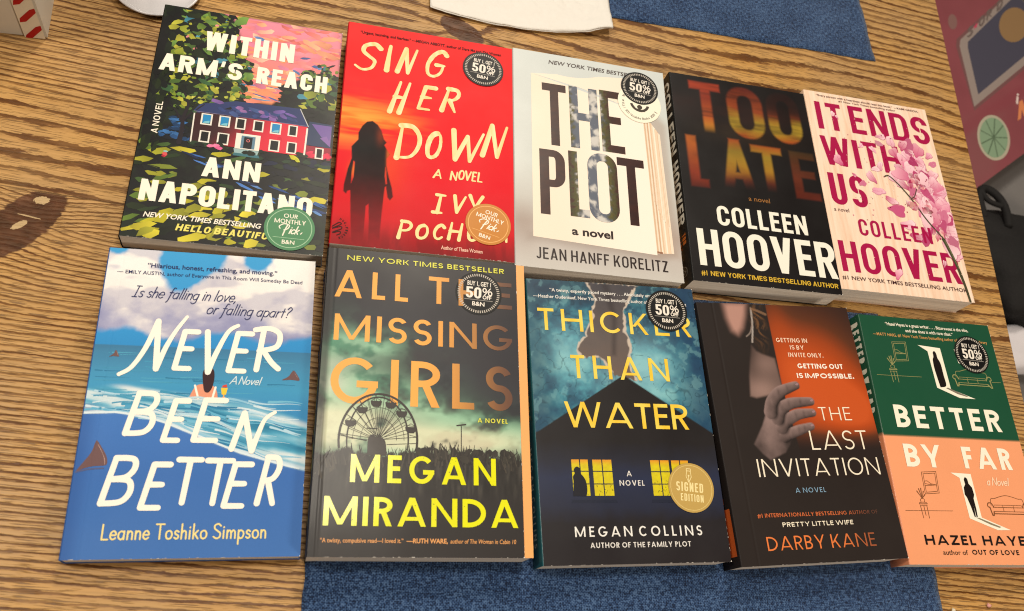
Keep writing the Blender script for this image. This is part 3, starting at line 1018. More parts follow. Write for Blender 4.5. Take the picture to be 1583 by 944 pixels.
def pillow():
    import bmesh
    V = []; F = []; nu, nv = 30, 16
    for lay in (1, -1):
        for j in range(nv + 1):
            for i in range(nu + 1):
                u, v = i / nu * 2 - 1, j / nv * 2 - 1
                th = 20 * max(0, (1 - u ** 4) * (1 - v ** 4)) ** .45
                V.append((u * 130, v * 34 + 2 * sin(u * 9), lay * (th + (1.2 * sin(u * 13 + v * 4) if lay > 0 else 0))))
    n = (nu + 1) * (nv + 1)
    for j in range(nv):
        for i in range(nu):
            a = j * (nu + 1) + i
            F.append((a, a + 1, a + nu + 2, a + nu + 1)); F.append((n + a, n + a + nu + 1, n + a + nu + 2, n + a + 1))
    o = obj('small_pillow', mesh('small_pillow', V, F, True), plain('pillow_cotton', (.62, .59, .62), .9, .2, 200, .05))
    o.location = (1.185, .298, -.247)
    tag(o, 'small white pillow lying on the chair in front of the black bag', 'pillow')


def crumbs():
    for k, (x, y, r, c, lab) in enumerate(((.742, -.0275, 1.7, (.62, .30, .26), 'tiny pinkish crumb on the table near the bottom right corner'), (.7085, -.0305, 1.5, (.66, .60, .46), 'tiny pale crumb on the table just beside the blue placemat'))):
        V = []; F = []
        for j in range(5):
            for i in range(7):
                ph = pi * j / 4 - pi / 2; th = 2 * pi * i / 7
                q = r * (1 + .3 * sin(3 * th + j + k)); V.append((q * cos(ph) * cos(th) * 1.3, q * cos(ph) * sin(th), r * .6 * (1 + sin(ph))))
        for j in range(4):
            for i in range(7): F.append((j * 7 + i, j * 7 + (i + 1) % 7, j * 7 + 7 + (i + 1) % 7, j * 7 + 7 + i))
        o = obj('crumb', mesh('crumb', V, F, True), plain('crumb_%s' % ('pink' if k == 0 else 'pale'), c, .8))
        o.location = (x, y, 0); tag(o, lab, 'crumb')


def catmull3(p, k=6):
    q = [p[0]] + list(p) + [p[-1]]; out = []
    for i in range(1, len(q) - 2):
        for j in range(k):
            t = j / k
            out.append(tuple(.5 * (2 * q[i][d] + (q[i + 1][d] - q[i - 1][d]) * t + (2 * q[i - 1][d] - 5 * q[i][d] + 4 * q[i + 1][d] - q[i + 2][d]) * t * t
                                   + (3 * q[i][d] - q[i - 1][d] - 3 * q[i + 1][d] + q[i + 2][d]) * t ** 3) for d in range(3)))
    out.append(p[-1]); return out


EDGE = (.74, .70, .64, 0)


SURF = {}


def build_print(name, g, a, w, h, t, mat, parent, edge=EDGE, bow=0.0, crease=None, thick=.38, lift=0.0):
    """printed sheet: ink grid on top, ink shapes above it, paper-coloured cut edges"""
    def warp(x, y):
        u = np.clip(x / w, 0, 1); v = np.clip(y / h, 0, 1)
        z = bow * (4 * u * (1 - u)) * (.6 + .4 * 4 * v * (1 - v)) + lift * u ** 5 * (.55 + .45 * np.cos(v * 5.0 + w))
        if crease:
            z = z - .22 * np.exp(-((x - crease) / .55) ** 2) - .10 * sstep(crease + 1.5, 0, x)
        return z
    SURF[parent.name] = lambda x, y: t + float(warp(np.array(x), np.array(y)))
    ny, nx = g.X.shape
    Vz = t + warp(g.X, g.Y)
    V = np.stack([g.X.ravel(), g.Y.ravel(), Vz.ravel()], 1)
    i = np.arange(nx * ny).reshape(ny, nx)
    F = np.stack([i[:-1, :-1], i[:-1, 1:], i[1:, 1:], i[1:, :-1]], -1).reshape(-1, 4)
    K = g.c.reshape(-1, 4)
    ng = len(F)
    F = [tuple(r) for r in F.tolist()]
    V = V.tolist(); K = K.tolist()
    rim = list(i[0, :]) + list(i[1:, -1]) + list(i[-1, -2::-1]) + list(i[-2:0:-1, 0])
    b = len(V)
    for r in rim:
        x, y, z = V[r]
        V.append([x, y, z]); K.append(list(edge)); V.append([x, y, z - thick]); K.append(list(edge))
    m = len(rim)
    for k in range(m):
        l = (k + 1) % m
        F.append((b + 2 * k, b + 2 * k + 1, b + 2 * l + 1, b + 2 * l))
    F.append(tuple(b + 2 * k + 1 for k in range(m))[::-1])
    b = len(V)
    if a.V:
        A = np.array(a.V); A[:, 0] = np.clip(A[:, 0], .03, w - .03); A[:, 1] = np.clip(A[:, 1], .03, h - .03); zz = t + warp(A[:, 0], A[:, 1]) + A[:, 2]
        V += np.stack([A[:, 0], A[:, 1], zz], 1).tolist(); K += [list(c) for c in a.K]
        F += [tuple(b + q for q in f) for f in a.F]
    me = mesh(name, V, F)
    sm = np.zeros(len(me.polygons), bool); sm[:ng] = True
    me.polygons.foreach_set('use_smooth', sm)
    set_ink(me, K)
    return obj(name, me, mat, parent)


past_the_edge()
pillow()
crumbs()


# ------------------------------------------------------------------ stickers
def black_sticker(parent, x, y, t, rot, r=17.3):
    """round black '50% off' sticker"""
    g = None; a = Art()
    a.disc(0, 0, r, r, C(28, 26, 26), 0, 72)
    wht = C(236, 228, 215); gr = C(190, 182, 170)
    for k in range(56):
        an = 2 * pi * k / 56
        c_, s_ = cos(an), sin(an)
        q = [(13.7, -.36), (15.7, -.42), (15.7, .42), (13.7, .36)]
        a.poly([(p * c_ - o * s_, p * s_ + o * c_) for p, o in q], gr, 1)
    a.text('BUY 1, GET 1', -8.6, 9.0, 6.0, 3.5, wht, .022, layer=1)
    a.caps('50', -9.6, 2.0, -4.2, 8.9, wht, .22, .17, .09, layer=1)
    a.circ(4.4, 2.9, 1.65, 2.0, .85, wht, 1, 20); a.circ(8.6, .7, 1.65, 2.0, .85, wht, 1, 20)
    a.stroke([(4.4, -.9), (8.7, 4.7)], .75, wht, 1)
    a.text('OFF', 3.0, 9.6, -4.2, 3.0, wht, .03, layer=1)
    a.poly([(-10.6, -5.6), (10.6, -5.6), (10.6, -5.1), (-10.6, -5.1)], C(150, 145, 138), 1)
    a.text('B&N', -4.6, 4.6, -10.0, 3.2, wht, .022, layer=1)
    return sticker('price_sticker', a, parent, x, y, t, rot, r)


def sticker(name, a, parent, x, y, t, rot, r):
    """paper disc pressed onto the cover: it follows the cover's curve"""
    surf = SURF[parent.name]; off = .38 + (.16 if name == 'price_sticker' else 0)
    V = [(p[0], p[1], .2 + p[2]) for p in a.V]; F = list(a.F); K = list(a.K)
    n = 72; b = len(V)
    for k in range(n):
        c_, s_ = cos(2 * pi * k / n), sin(2 * pi * k / n)
        V += [(r * c_, r * s_, .24), (r * c_, r * s_, .0)]; K += [mixc(a.K[0], C(235, 230, 220), .25), a.K[0]]
    for k in range(n):
        l = (k + 1) % n
        F.append((b + 2 * k, b + 2 * k + 1, b + 2 * l + 1, b + 2 * l))
    cr, sr = cos(rot), sin(rot); z0 = surf(x, y)
    V = [(vx, vy, vz + off + surf(x + vx * cr - vy * sr, y + vx * sr + vy * cr) - z0) for vx, vy, vz in V]
    me = mesh(name, V, F); set_ink(me, K)
    o = obj(name, me, M_sticker, parent)
    o.location = (x * MM, y * MM, z0 * MM); o.rotation_euler = (0, 0, rot)
    return o


def pick_sticker(parent, x, y, t, rot, body, rim, r=17.8):
    a = Art(); wht = C(240, 234, 215)
    a.disc(0, 0, r, r, body, 0, 72)
    a.circ(0, 0, r - 1.9, r - 1.9, .6, rim, 1)
    a.caps('OUR', -4.9, 4.9, 8.3, 3.4, wht, .17, None, .16, rnd=1, layer=1)
    a.caps('MONTHLY', -11, 11, 3.6, 3.6, wht, .17, None, .13, rnd=1, layer=1)
    a.stroke(catmull([(-4.3, -6.2), (-3.0, -1.5), (-1.6, 2.2)]), .95, wht, 2)
    a.stroke(catmull([(-6.6, -.8), (-7.2, 1.0), (-4.0, 3.2), (-.4, 2.4), (-1.2, -.4), (-3.8, -1.8)]), .8, wht, 2)
    a.script('ick', -.4, 8.2, -4.2, 6.2, .85, wht, .35, 2, .06)
    a.stroke([(8.0, -3.8), (9.0, -2.6)], .7, wht, 2)
    a.poly([(-11, -8.2), (11, -8.2), (11, -7.8), (-11, -7.8)], rim, 1)
    a.text('B&N', -4.4, 4.4, -12.8, 3.1, wht, .015, layer=1)
    return sticker('pick_sticker', a, parent, x, y, t, rot, r)


def arc_text(a, text, cx, cy, r, a0, a1, h, col, bold=0, inward=False, layer=2):
    n = len(text)
    for k, ch in enumerate(text):
        if ch == ' ': continue
        an = radians(a0 + (a1 - a0) * (k + .5) / n)
        d = 1 if not inward else -1
        ang = an - pi / 2 if not inward else an + pi / 2
        w = h * (.62 if ch.islower() else .75) * (.35 if ch in 'il|/1' else 1)
        def tf(p, an=an, ang=ang):
            px, py = p[0], p[1] - h / 2
            return (cx + r * cos(an) + px * cos(ang) - py * sin(ang), cy + r * sin(an) + px * sin(ang) + py * cos(ang))
        a.text(ch, -w / 2, w / 2, 0, h, col, bold, 0, layer, tf)


# ------------------------------------------------------------------ books
def make_book(x, y, th, w, h, t, label, grid, art, spine_col=None, spine_art=None, mat=None, bow=.45, crease=None, edge=EDGE, page_w=None, spine_grid=None, page_top=.42):
    root = empty('paperback_book', (x * MM, y * MM, 0.0018 if False else 0), th)
    tag(root, label, 'book', 'ten novels laid out in two rows')
    mat = mat or M_gloss
    # worn paper showing at the cut edges and corners
    wr = random.Random(label)
    for _ in range(16):
        q = wr.uniform(2, w - 2); L_ = wr.uniform(.4, 2.6); wt = wr.uniform(.12, .34); c = mixc(EDGE, C(170, 160, 150), wr.random())
        art.poly([(q, 0), (q + L_, 0), (q + L_ * .7, wt), (q + L_ * .2, wt * .8)], c, 7)
        q = wr.uniform(2, h - 2); art.poly([(w, q), (w, q + L_), (w - wt, q + L_ * .7), (w - wt, q + L_ * .3)], c, 7)
    for cx, cy, dx, dy in ((w, 0, -1, 1), (w, h, -1, -1)): art.poly([(cx, cy), (cx + dx * wr.uniform(.5, 1.1), cy), (cx, cy + dy * wr.uniform(.5, 1.1))], EDGE, 7)
    build_print('front_cover', grid, art, w, h, t, mat, root, edge, bow, crease, lift=wr.uniform(.2, .6))
    pw = page_w or w
    pages = []
    V = []; F = []
    # page block: gently uneven fore edge
    ny, nz = 40, 10
    x0, x1, y0, y1, z0, z1 = -.3, pw - .7, .7, h - .7, .5, t - page_top
    me = boxmesh('page_block', x0, x1, y0, y1, z0, z1)
    obj('page_block', me, M_pages, root)
    back = Grid(w, 1, 5)
    obj('back_cover', boxmesh('back_cover', -.2, pw, 0, h, .12, .48), plain('back_cover_board', (spine_col(0) if callable(spine_col) else spine_col)[:3], .5), root)
    # spine: rounded strip from the back board up to the front cover, printed
    prof = [(.0, t - .02), (-.38, t - .16), (-.72, t - .52), (-.9, t - 1.2), (-.95, t * .5), (-.9, 1.3), (-.7, .6), (-.3, .2), (.1, .12)]
    sg = spine_grid
    V = []; F = []; K = []; sc = spine_col or C(60, 60, 60)
    m = 60
    for j in range(m + 1):
        for px, pz in prof:
            V.append((px, h * j / m, pz)); K.append(sc(h * j / m) if callable(sc) else sc)
    n = len(prof)
    for j in range(m):
        for k in range(n - 1): F.append((j * n + k, j * n + k + 1, (j + 1) * n + k + 1, (j + 1) * n + k))
    ns = len(F)
    if spine_art:
        b = len(V)
        for u, v, z in spine_art.V:
            V.append((-.96 - z * .8, h - u, v)); K.append((0, 0, 0, 0))
        for k, c in enumerate(spine_art.K): K[b + k] = c
        F += [tuple(b + q for q in f) for f in spine_art.F]
    me = mesh('spine', V, F); set_ink(me, K)
    me.polygons.foreach_set('use_smooth', [True] * ns + [False] * (len(F) - ns))
    obj('spine', me, mat, root)
    return root


PAPER = C(248, 238, 220)


# --- 1: painted house in the trees
def book_house():
    w, h, t = 135.9, 204.9, 18.5
    g = Grid(w, h, 1.5); g.fill(C(27, 26, 24))
    g.fill(C(38, 48, 34), .8 * sstep(.5, .8, fbm(g.X * .08, g.Y * .08, 4)))
    a = Art()
    sky = [(50, 205), (136, 205), (136, 158), (117, 160), (100, 148), (93, 132), (88, 125), (69, 125), (62, 136), (72, 152), (66, 168), (58, 185)]
    gs = Grid(w, h, 1.2)
    import itertools
    def insky(x, y):
        ins = False
        for (x0, y0), (x1, y1) in zip(sky, sky[1:] + sky[:1]):
            if (y0 > y) != (y1 > y) and x < (x1 - x0) * (y - y0) / (y1 - y0) + x0: ins = not ins
        return ins
    m = g.poly(sky, 1.2)
    sc = g.ramp(g.Y + 16 * (fbm(g.X * .05, g.Y * .12, 9) - .5) + g.X * .12, [(135, C(245, 150, 105)), (155, C(238, 128, 105)), (172, C(226, 132, 130)), (190, C(222, 125, 140)), (215, C(225, 140, 160))])
    g.fill([0, 0, 0, 0], 0); g.c = g.c * (1 - m[..., None]) + sc * m[..., None]
    pinks = [C(238, 138, 116), C(232, 118, 112), C(242, 158, 122), C(226, 128, 142), C(214, 124, 152), C(244, 146, 108), C(236, 172, 150), C(234, 130, 130)]
    blues = [C(90, 120, 170), C(120, 140, 180), C(150, 130, 170), C(70, 95, 150)]
    for _ in range(210):
        x, y = rng.uniform(50, 135), rng.uniform(126, 204)
        if not insky(x, y): continue
        blue = (rng.random() < .07) or (y < 168 and rng.random() < .2)
        a.dab(x, y, rng.uniform(8, 20) * (.6 if blue else 1), rng.uniform(2, 7) * (.5 if blue else 1), rng.uniform(-.5, .25), rng.choice(blues if blue else pinks), 0)
    for _ in range(46):
        a.dab(rng.uniform(66, 98), rng.uniform(126, 152), rng.uniform(8, 22), rng.uniform(1, 2.4), rng.uniform(-.12, .1), rng.choice([C(250, 160, 110), C(255, 185, 130), C(245, 130, 95), C(110, 130, 165)]), 0)
    dark = [C(24, 26, 22), C(30, 36, 24), C(22, 30, 28), C(36, 44, 26)]
    green = [C(116, 134, 44), C(90, 116, 46), C(142, 150, 52), C(74, 100, 48), C(168, 166, 60), C(54, 86, 54), C(106, 140, 66)]
    teal = [C(60, 120, 140), C(74, 140, 160), C(46, 92, 110)]
    def leafy(n, xr, yr, sz, cond=None, dk=.45, lay=1):
        for _ in range(n):
            x, y = rng.uniform(*xr), rng.uniform(*yr)
            if cond and not cond(x, y): continue
            c = rng.choice(dark) if rng.random() < dk else rng.choice(teal) if rng.random() < .07 else rng.choice(green)
            a.dab(x, y, rng.uniform(*sz), rng.uniform(sz[0] * .55, sz[1] * .6), rng.uniform(-1.2, 1.2), c, lay)
    # the big tree on the left, hanging over the sky
    leafy(300, (8, 70), (118, 205), (5.5, 14), lambda x, y: x < 48 + 18 * float(vnoise(np.array(y * .07), np.array(3.0), 4)) + (10 if 140 < y < 178 else 0), .52)
    leafy(80, (56, 74), (122, 170), (4, 9.5), lambda x, y: x < 60 + 14 * float(vnoise(np.array(y * .12), np.array(8.0), 2)), .35)
    for _ in range(24): a.dab(rng.uniform(14, 55), rng.uniform(150, 203), rng.uniform(3, 5), rng.uniform(2, 3), rng.uniform(-1, 1), rng.choice([C(225, 150, 120), C(90, 160, 180), C(210, 130, 130)]), 1)
    for _ in range(150):
        x, y = rng.uniform(14, 66), rng.uniform(120, 203)
        if x < 50 + 14 * float(vnoise(np.array(y * .07), np.array(3.0), 4)): a.dab(x, y, rng.uniform(2, 6), rng.uniform(1, 3), rng.uniform(-1, 1), rng.choice(green + [C(170, 176, 70), C(30, 34, 24), C(188, 186, 84)]), 1)
    # trees on the right, dark stem and green pads
    for _ in range(60): a.dab(rng.uniform(94, 113), rng.uniform(120, 143), rng.uniform(5, 12), rng.uniform(3, 6), rng.uniform(-.6, .6), rng.choice(dark), 1)
    leafy(70, (108, 135), (118, 160), (6, 14), None, .4)
    leafy(26, (120, 135), (158, 172), (3, 7), None, .3)
    for _ in range(60): a.dab(rng.uniform(3, 14), rng.uniform(70, 204), rng.uniform(8, 16), rng.uniform(4, 8), 1.5 + rng.uniform(-.2, .2), rng.choice(dark), 1)
    # blue shade left of the house
    for _ in range(36): a.dab(rng.uniform(14, 33), rng.uniform(82, 103), rng.uniform(4, 10), rng.uniform(2, 4), rng.uniform(-.4, .4), rng.choice([C(40, 80, 130), C(56, 104, 160), C(30, 56, 90), C(28, 30, 36)]), 1)
    # house
    L = 2
    def face(p):
        k = sstep(50, 92, p[0] + (p[1] - 95) * -.6); return mixc(C(58, 22, 30), C(214, 40, 62), float(k))
    a.piece([[(33.8, 82), (116, 82), (116, 109.5), (33.8, 109)]], face, L, None, 3)
    for _ in range(34):
        x, y = rng.uniform(60, 113), rng.uniform(84, 100)
        a.dab(x, y, rng.uniform(4, 8), rng.uniform(2, 4), rng.uniform(.9, 1.9), rng.choice([C(232, 62, 84), C(240, 92, 100), C(206, 30, 56)]) if x > 70 else rng.choice([C(90, 26, 36), C(60, 22, 30), C(130, 36, 46)]), L)
    roof = C(44, 56, 102)
    a.poly([(32.5, 108.2), (37, 116.2), (62, 123), (108.9, 124.5), (116.5, 108.6)], roof, L + 1)
    for _ in range(26):
        x = rng.uniform(48, 108); y = rng.uniform(111, 121)
        if y - 108 < (116 - x) * .9: a.dab(x, y, rng.uniform(5, 11), rng.uniform(2.5, 4.5), rng.uniform(-.7, .3), rng.choice([C(126, 92, 158), C(104, 82, 150), C(146, 104, 160), C(50, 66, 118), C(60, 80, 130)]), L + 1)
    a.poly([(116.4, 108), (117, 114), (134.5, 113.5), (134.5, 92), (116, 92.4)], C(44, 58, 90), L)
    for q in ([(119, 112), (134, 112), (134, 100), (127, 101)], [(126, 100), (134, 104), (134, 93)], [(128, 108), (134, 107), (133, 98)]): a.poly(q, rng.choice([C(130, 98, 164), C(112, 88, 156)]), L + 1)
    a.piece([[(116, 81), (134.8, 81), (134.8, 92), (116, 92)]], lambda p: C(150, 34, 56), L, None)
    for _ in range(8): a.dab(rng.uniform(117, 134), rng.uniform(82, 87), 6, 3, .4, C(214, 44, 78), L + 1)
    wh = C(232, 226, 214)
    a.stroke([(34.2, 109), (34.8, 82.5)], 1.0, wh, L + 1); a.stroke([(116, 107), (115.6, 83)], 1.3, wh, L + 1); a.stroke([(109.4, 124), (116.6, 109)], .7, C(190, 190, 190), L + 2)
    a.stroke([(34, 109.2), (116, 109.2)], .5, C(120, 110, 140), L + 2)
    def window(x0, y0, x1, y1, glass, sides=True):
        a.poly([(x0, y0), (x1, y0), (x1, y1 - (0 if sides else 1)), (x0, y1 - (0 if sides else 1))], wh, L + 1)
        a.poly([(x0 + 1.2, y0 + 1.1), (x1 - 1.1, y0 + 1.1), (x1 - 1.1, y1 - .9), (x0 + 1.2, y1 - .9)], C(26, 24, 26), L + 2)
        if glass:
            a.poly([(x0 + 1.3, y0 + 1.6), (x1 - 1.2, y0 + 2.6), (x1 - 1.2, y1 - 1), (x0 + 1.3, y1 - 1)], C(32, 134, 190), L + 3)
            a.poly([(x0 + 1.5, y0 + 1.4), (x1 - 1.6, y0 + 1.4), (x1 - 1.8, y0 + 4), (x0 + 3, y0 + 3)], C(120, 190, 205), L + 3)
    for x0, x1, gl in ((39.3, 47.3, 1), (52, 60, 1), (63.8, 71.2, 0), (76.5, 84.2, 0), (89, 97, 1), (102, 109, 0)): window(x0, 98.2, x1, 108.2, gl)
    for x0, x1 in ((40, 47.4), (52.6, 60.8), (89.4, 97.2), (102.3, 109.6)): window(x0, 82.8, x1, 93, 0)
    window(123.4, 81.2, 129.6, 91, 0)
    a.poly([(65.6, 81.2), (83, 81.2), (83, 94.8), (65.6, 94.8)], wh, L + 1)
    a.poly([(69.5, 82), (79.5, 82), (79.5, 93), (69.5, 93)], C(96, 130, 150), L + 2); a.poly([(71.5, 82), (77.5, 82), (77.5, 92), (71.5, 92)], C(28, 28, 32), L + 3)
    a.circ(74.5, 89, 1.3, 1.3, .5, C(220, 120, 120), L + 4, 16)
    # garden
    for _ in range(50): a.dab(rng.uniform(34, 134), rng.uniform(74, 83), rng.uniform(5, 12), rng.uniform(2.5, 4.5), rng.uniform(-.4, .4), rng.choice(dark + [C(40, 60, 40)]), 3 if rng.random() < .3 else 2)
    a.poly([(66, 77), (82, 77), (83, 81), (65, 81)], C(150, 178, 178), 3); a.poly([(65, 75), (84, 75), (83, 77.4), (65.5, 77.4)], C(60, 110, 120), 3)
    yel = [C(150, 148, 44), C(176, 168, 40), C(120, 130, 48), C(92, 116, 46), C(196, 184, 52), C(66, 90, 46)]
    for _ in range(190):
        x, y = rng.uniform(1, 134), rng.uniform(1, 78)
        path = abs((x - 36) * .32 - (66 - y)) < 7 and x > 34
        if path:
            c = rng.choice([C(56, 96, 160), C(74, 120, 190), C(38, 62, 116), C(28, 40, 76), C(96, 140, 200)]); an = -.3
            a.dab(x, y, rng.uniform(8, 18), rng.uniform(1.5, 3), an + rng.uniform(-.15, .15), c, 1)
        elif x > 92 and rng.random() < .75: a.dab(x, y, rng.uniform(8, 16), rng.uniform(4, 8), rng.uniform(-.4, .4), rng.choice(dark + [C(30, 34, 56), C(24, 24, 34)]), 1)
        elif rng.random() < .46: a.dab(x, y, rng.uniform(9, 22), rng.uniform(3, 6.5), rng.uniform(-.2, .45), rng.choice(yel), 1)
        else: a.dab(x, y, rng.uniform(7, 16), rng.uniform(3, 6), rng.uniform(-.2, .4), rng.choice(dark + [C(44, 60, 34)]), 1)
    for _ in range(34): a.dab(rng.uniform(6, 92), rng.uniform(2, 30), rng.uniform(9, 20), rng.uniform(5, 9), rng.uniform(.2, .9), rng.choice(yel[:2] + yel[4:5] + dark[:2]), 2)
    for p in ((49, 80.6), (52.5, 81), (55, 79.4)): a.dab(*p, 5.5, 3.4, .1, rng.choice([C(232, 120, 160), C(222, 96, 146)]), 4)
    a.dab(108.5, 79.5, 8, 4, -.4, C(214, 204, 40), 4); a.dab(111, 77.6, 5, 3, -.4, C(190, 190, 50), 4)
    a.dab(19, 69, 4, 3.4, 0, C(220, 90, 90), 3); a.dab(19.4, 71.2, 3.4, 2, 0, C(150, 200, 196), 3); a.dab(18.4, 67.2, 3.2, 2, 0, C(170, 40, 60), 3)
    # tree stem by the house
    tr = C(40, 34, 40)
    a.stroke(catmull([(27, 80), (27.6, 92), (27, 102), (29, 114), (25, 124)]), 3.0, tr, 3, (1.2, .5)); a.stroke(catmull([(27.4, 100), (33, 108), (40, 116)]), 1.8, tr, 3, (1, .5)); a.stroke(catmull([(27.2, 97), (22, 106), (17, 112)]), 1.5, tr, 3, (1, .5))
    leafy(26, (14, 40), (108, 124), (3, 8), None, .4, 3)
    a.caps('WITHIN', 33.2, 100.2, 166.6, 18.4, PAPER, .235, .21, .13, layer=6)
    a.caps("ARM'S", 3.8, 63.4, 142.3, 15.8, PAPER, .24, .215, .12, layer=6)
    a.caps('REACH', 74.2, 127.6, 142.3, 15.8, PAPER, .24, .215, .13, layer=6)
    a.caps('ANN', 45.8, 86, 54.2, 16.6, PAPER, .245, .215, .13, layer=6)
    a.caps('NAPOLITANO', 7.2, 125.4, 29.3, 17.2, PAPER, .245, .215, .11, layer=6)
    a.text('NEW YORK TIMES BESTSELLING', 12.5, 90.6, 16.6, 3.9, PAPER, .018, .2, 6)
    a.caps('HELLO BEAUTIFUL', 34.6, 100.5, 8.3, 5.3, C(232, 220, 110), .24, None, .2, .5, shear=.2, layer=6)
    a.caps('A NOVEL', 0, 28, 0, 4.6, PAPER, .17, None, .17, .45, layer=6, tf=lambda p: (11.6 - p[1], 85.5 + p[0]))
    b = make_book(85.5, 216.3, -.016, w, h, t, 'paperback with a painted red house under dark trees and a pink sky, white lettering', g, a, C(30, 30, 28), mat=M_gloss)
    pick_sticker(b, 110.9, 19.3, t + .45, 0, C(82, 136, 96), C(160, 196, 160))


# --- 2: red cover with the dark figure
def book_red():
    w, h, t = 137.7, 204.7, 25.6
    g = Grid(w, h, .6)
    g.c = g.ramp(g.Y + 6 * (fbm(g.X * .03, g.Y * .03, 5) - .5), [(0, C(140, 30, 34)), (10, C(165, 32, 36)), (24, C(204, 32, 40)), (60, C(220, 28, 40)), (110, C(226, 36, 42)), (160, C(232, 44, 46)), (204, C(234, 50, 50))])
    # streaks of lit cloud
    n = fbm(g.X * .014, g.Y * .12, 8, 4)
    band = np.exp(-((g.Y - 108) / 17) ** 2) * sstep(80, 12, g.X)
    g.fill(C(240, 118, 40), np.clip(band * sstep(.42, .62, n) * 1.1, 0, .9)); g.fill(C(250, 170, 70), np.clip(band * sstep(.56, .72, n) * .9, 0, .8))
    g.fill(C(228, 84, 40), .55 * g.blob(34, 70, 17, 26)); g.fill(C(240, 130, 50), .7 * g.blob(12, 64, 3, 6))
    g.fill(C(120, 24, 30), .5 * sstep(26, 2, g.Y) * sstep(.4, .6, fbm(g.X * .25, g.Y * .04, 3)))
    fig = [(13.9, 97.9), (16.5, 104.5), (20, 109), (24, 110.3), (28.5, 107.5), (31.6, 102.5), (33.6, 95), (35.8, 92), (34.2, 89.5), (38.8, 81.5), (36.6, 77.5), (36.8, 71.2), (39.5, 61), (41.6, 52.3), (43, 44.5), (41, 41), (39, 43.5), (37.6, 53), (36.4, 52), (35.8, 37), (34.9, 18), (35, 1), (27, 1), (26.2, 14), (24.4, 33), (23.5, 14), (23.2, 1), (14.8, 1), (13, 24), (11.2, 46), (9.4, 45), (8.6, 42.4), (6.2, 44.5), (6.2, 50), (8.2, 64.5), (10.4, 74), (9.6, 84.6), (12.6, 89), (14.4, 91.6)]
    m = g.poly([(x - .2 + 1.1 * (fbm(np.array(x * .5), np.array(y * .5), 2) - .5), y) for x, y in fig], .4)
    fc = g.ramp(g.Y, [(0, C(140, 30, 34)), (24, C(120, 26, 30)), (44, C(82, 20, 24)), (62, C(46, 16, 18)), (84, C(30, 16, 16)), (110, C(44, 20, 18))])
    fc[..., :3] *= (.85 + .35 * fbm(g.X * .2, g.Y * .2, 3))[..., None]
    for gap in ([(11.8, 72), (13.0, 71), (12.9, 58), (11.4, 52), (11.2, 60)], [(36.0, 70), (36.9, 66), (37.9, 55), (36.9, 54.6), (35.9, 62)], [(23.3, 34), (25.2, 36), (26.4, 20), (26.6, 1), (22.8, 1), (23.2, 16)]): m = m * (1 - .9 * g.poly(gap, .35))
    g.c = g.c * (1 - m[..., None]) + fc * m[..., None]
    g.fill(C(235, 110, 40), .65 * m * np.exp(-((g.X - 37.5) / 1.4) ** 2) * sstep(60, 84, g.Y) * sstep(92, 84, g.Y))
    g.fill(C(150, 60, 30), .5 * m * g.blob(31, 98, 3, 8))
    a = Art(); cr = C(250, 222, 160)
    hi = [C(252, 226, 168), C(250, 214, 146), C(252, 232, 180)]
    def S(ch, x0, y0, x1, y1, wd=3.4, sl=.26, rot=0): a.hand(ch, x0 + 1.2, y0 + 1.4, x1 - 1.6, y1 - 1.6, wd, lambda p: mixc(C(248, 206, 138), C(255, 232, 182), .5 + .5 * sin(p[0] * .9 + p[1] * .4)), sl, 5, (1.3, .6), .14, rot)
    S('S', 4.5, 157, 30, 187); S('I', 33, 160, 35.6, 186, 4.6) if False else a.stroke(catmull([(34.6, 186), (33.4, 175), (32.2, 161)]), 3.8, cr, 5, (.75, 1.2), .1)
    S('N', 39, 160, 58.5, 187.5); S('G', 61, 161, 84.5, 190.5)
    S('H', 34.5, 120, 54, 153); S('E', 57, 127, 75, 152); S('R', 75.5, 128.5, 96, 153.5)
    S('D', 41.5, 78, 64.5, 112, 3.6, .12); S('O', 64.5, 82.5, 81.5, 108.5, 3.5, .18); S('W', 82, 83.5, 114, 114, 3.5, .18); S('N', 109.5, 91, 134.5, 124, 3.6, .26)
    # novel line and author in a drier, narrower brush
    for ch, x0, x1 in (('A', 73, 79.6), ('N', 86, 92), ('O', 92.6, 97.4), ('V', 97.6, 102.6), ('E', 103.2, 107), ('L', 107.6, 112)): a.hand(ch, x0, 66 if x0 < 90 else 67.5, x1, 73.4 if x0 < 90 else 75.4, 1.45, cr, .12, 5, (1.1, .8), .1)
    for ch, x0, y0, x1, y1 in (('I', 71.5, 34.5, 84.5, 52), ('V', 86.5, 36.5, 99.5, 53), ('Y', 98, 36, 113, 55)): a.hand(ch, x0 + 1, y0 + 1, x1 - 1, y1 - 1, 2.6, cr, .18, 5, (1.2, .7), .12)
    for ch, x0, y0, x1, y1 in (('P', 46.5, 9.5, 59.5, 25.5), ('O', 60, 11, 72, 24), ('C', 73, 12, 84, 26), ('H', 84, 13, 98, 29), ('O', 99, 14, 111, 29), ('D', 113, 15, 124, 31), ('A', 124, 16, 134, 32)): a.hand(ch, x0 + 1, y0 + 1, x1 - 1, y1 - 1, 2.5, cr, .18, 5, (1.2, .7), .12)
    a.text('Author of These Women', 80.4, 112, 4.8, 3.1, C(240, 190, 170), .02)
    a.text('“Urgent, haunting, and fearless.” —MEGAN ABBOTT, author of Dare Me and The Woman', 9.4, 127.4, 194.6, 2.7, C(86, 14, 18), .022)
    # small round squiggle mark at the lower left
    lg = C(60, 12, 18)
    a.stroke(catmull([(.6, 14), (5, 17.6), (6.6, 16.4), (2, 13.4), (1, 12.4), (6.4, 14.4), (7, 12.6), (2, 9.8), (1.4, 8.8), (6, 10.4), (6.4, 8.6), (4.2, 7.2)]), .7, lg)
    arc_text(a, 'HOG.FIERCE', 2.4, 12.8, 8.6, 72, -72, 1.7, lg, .03)
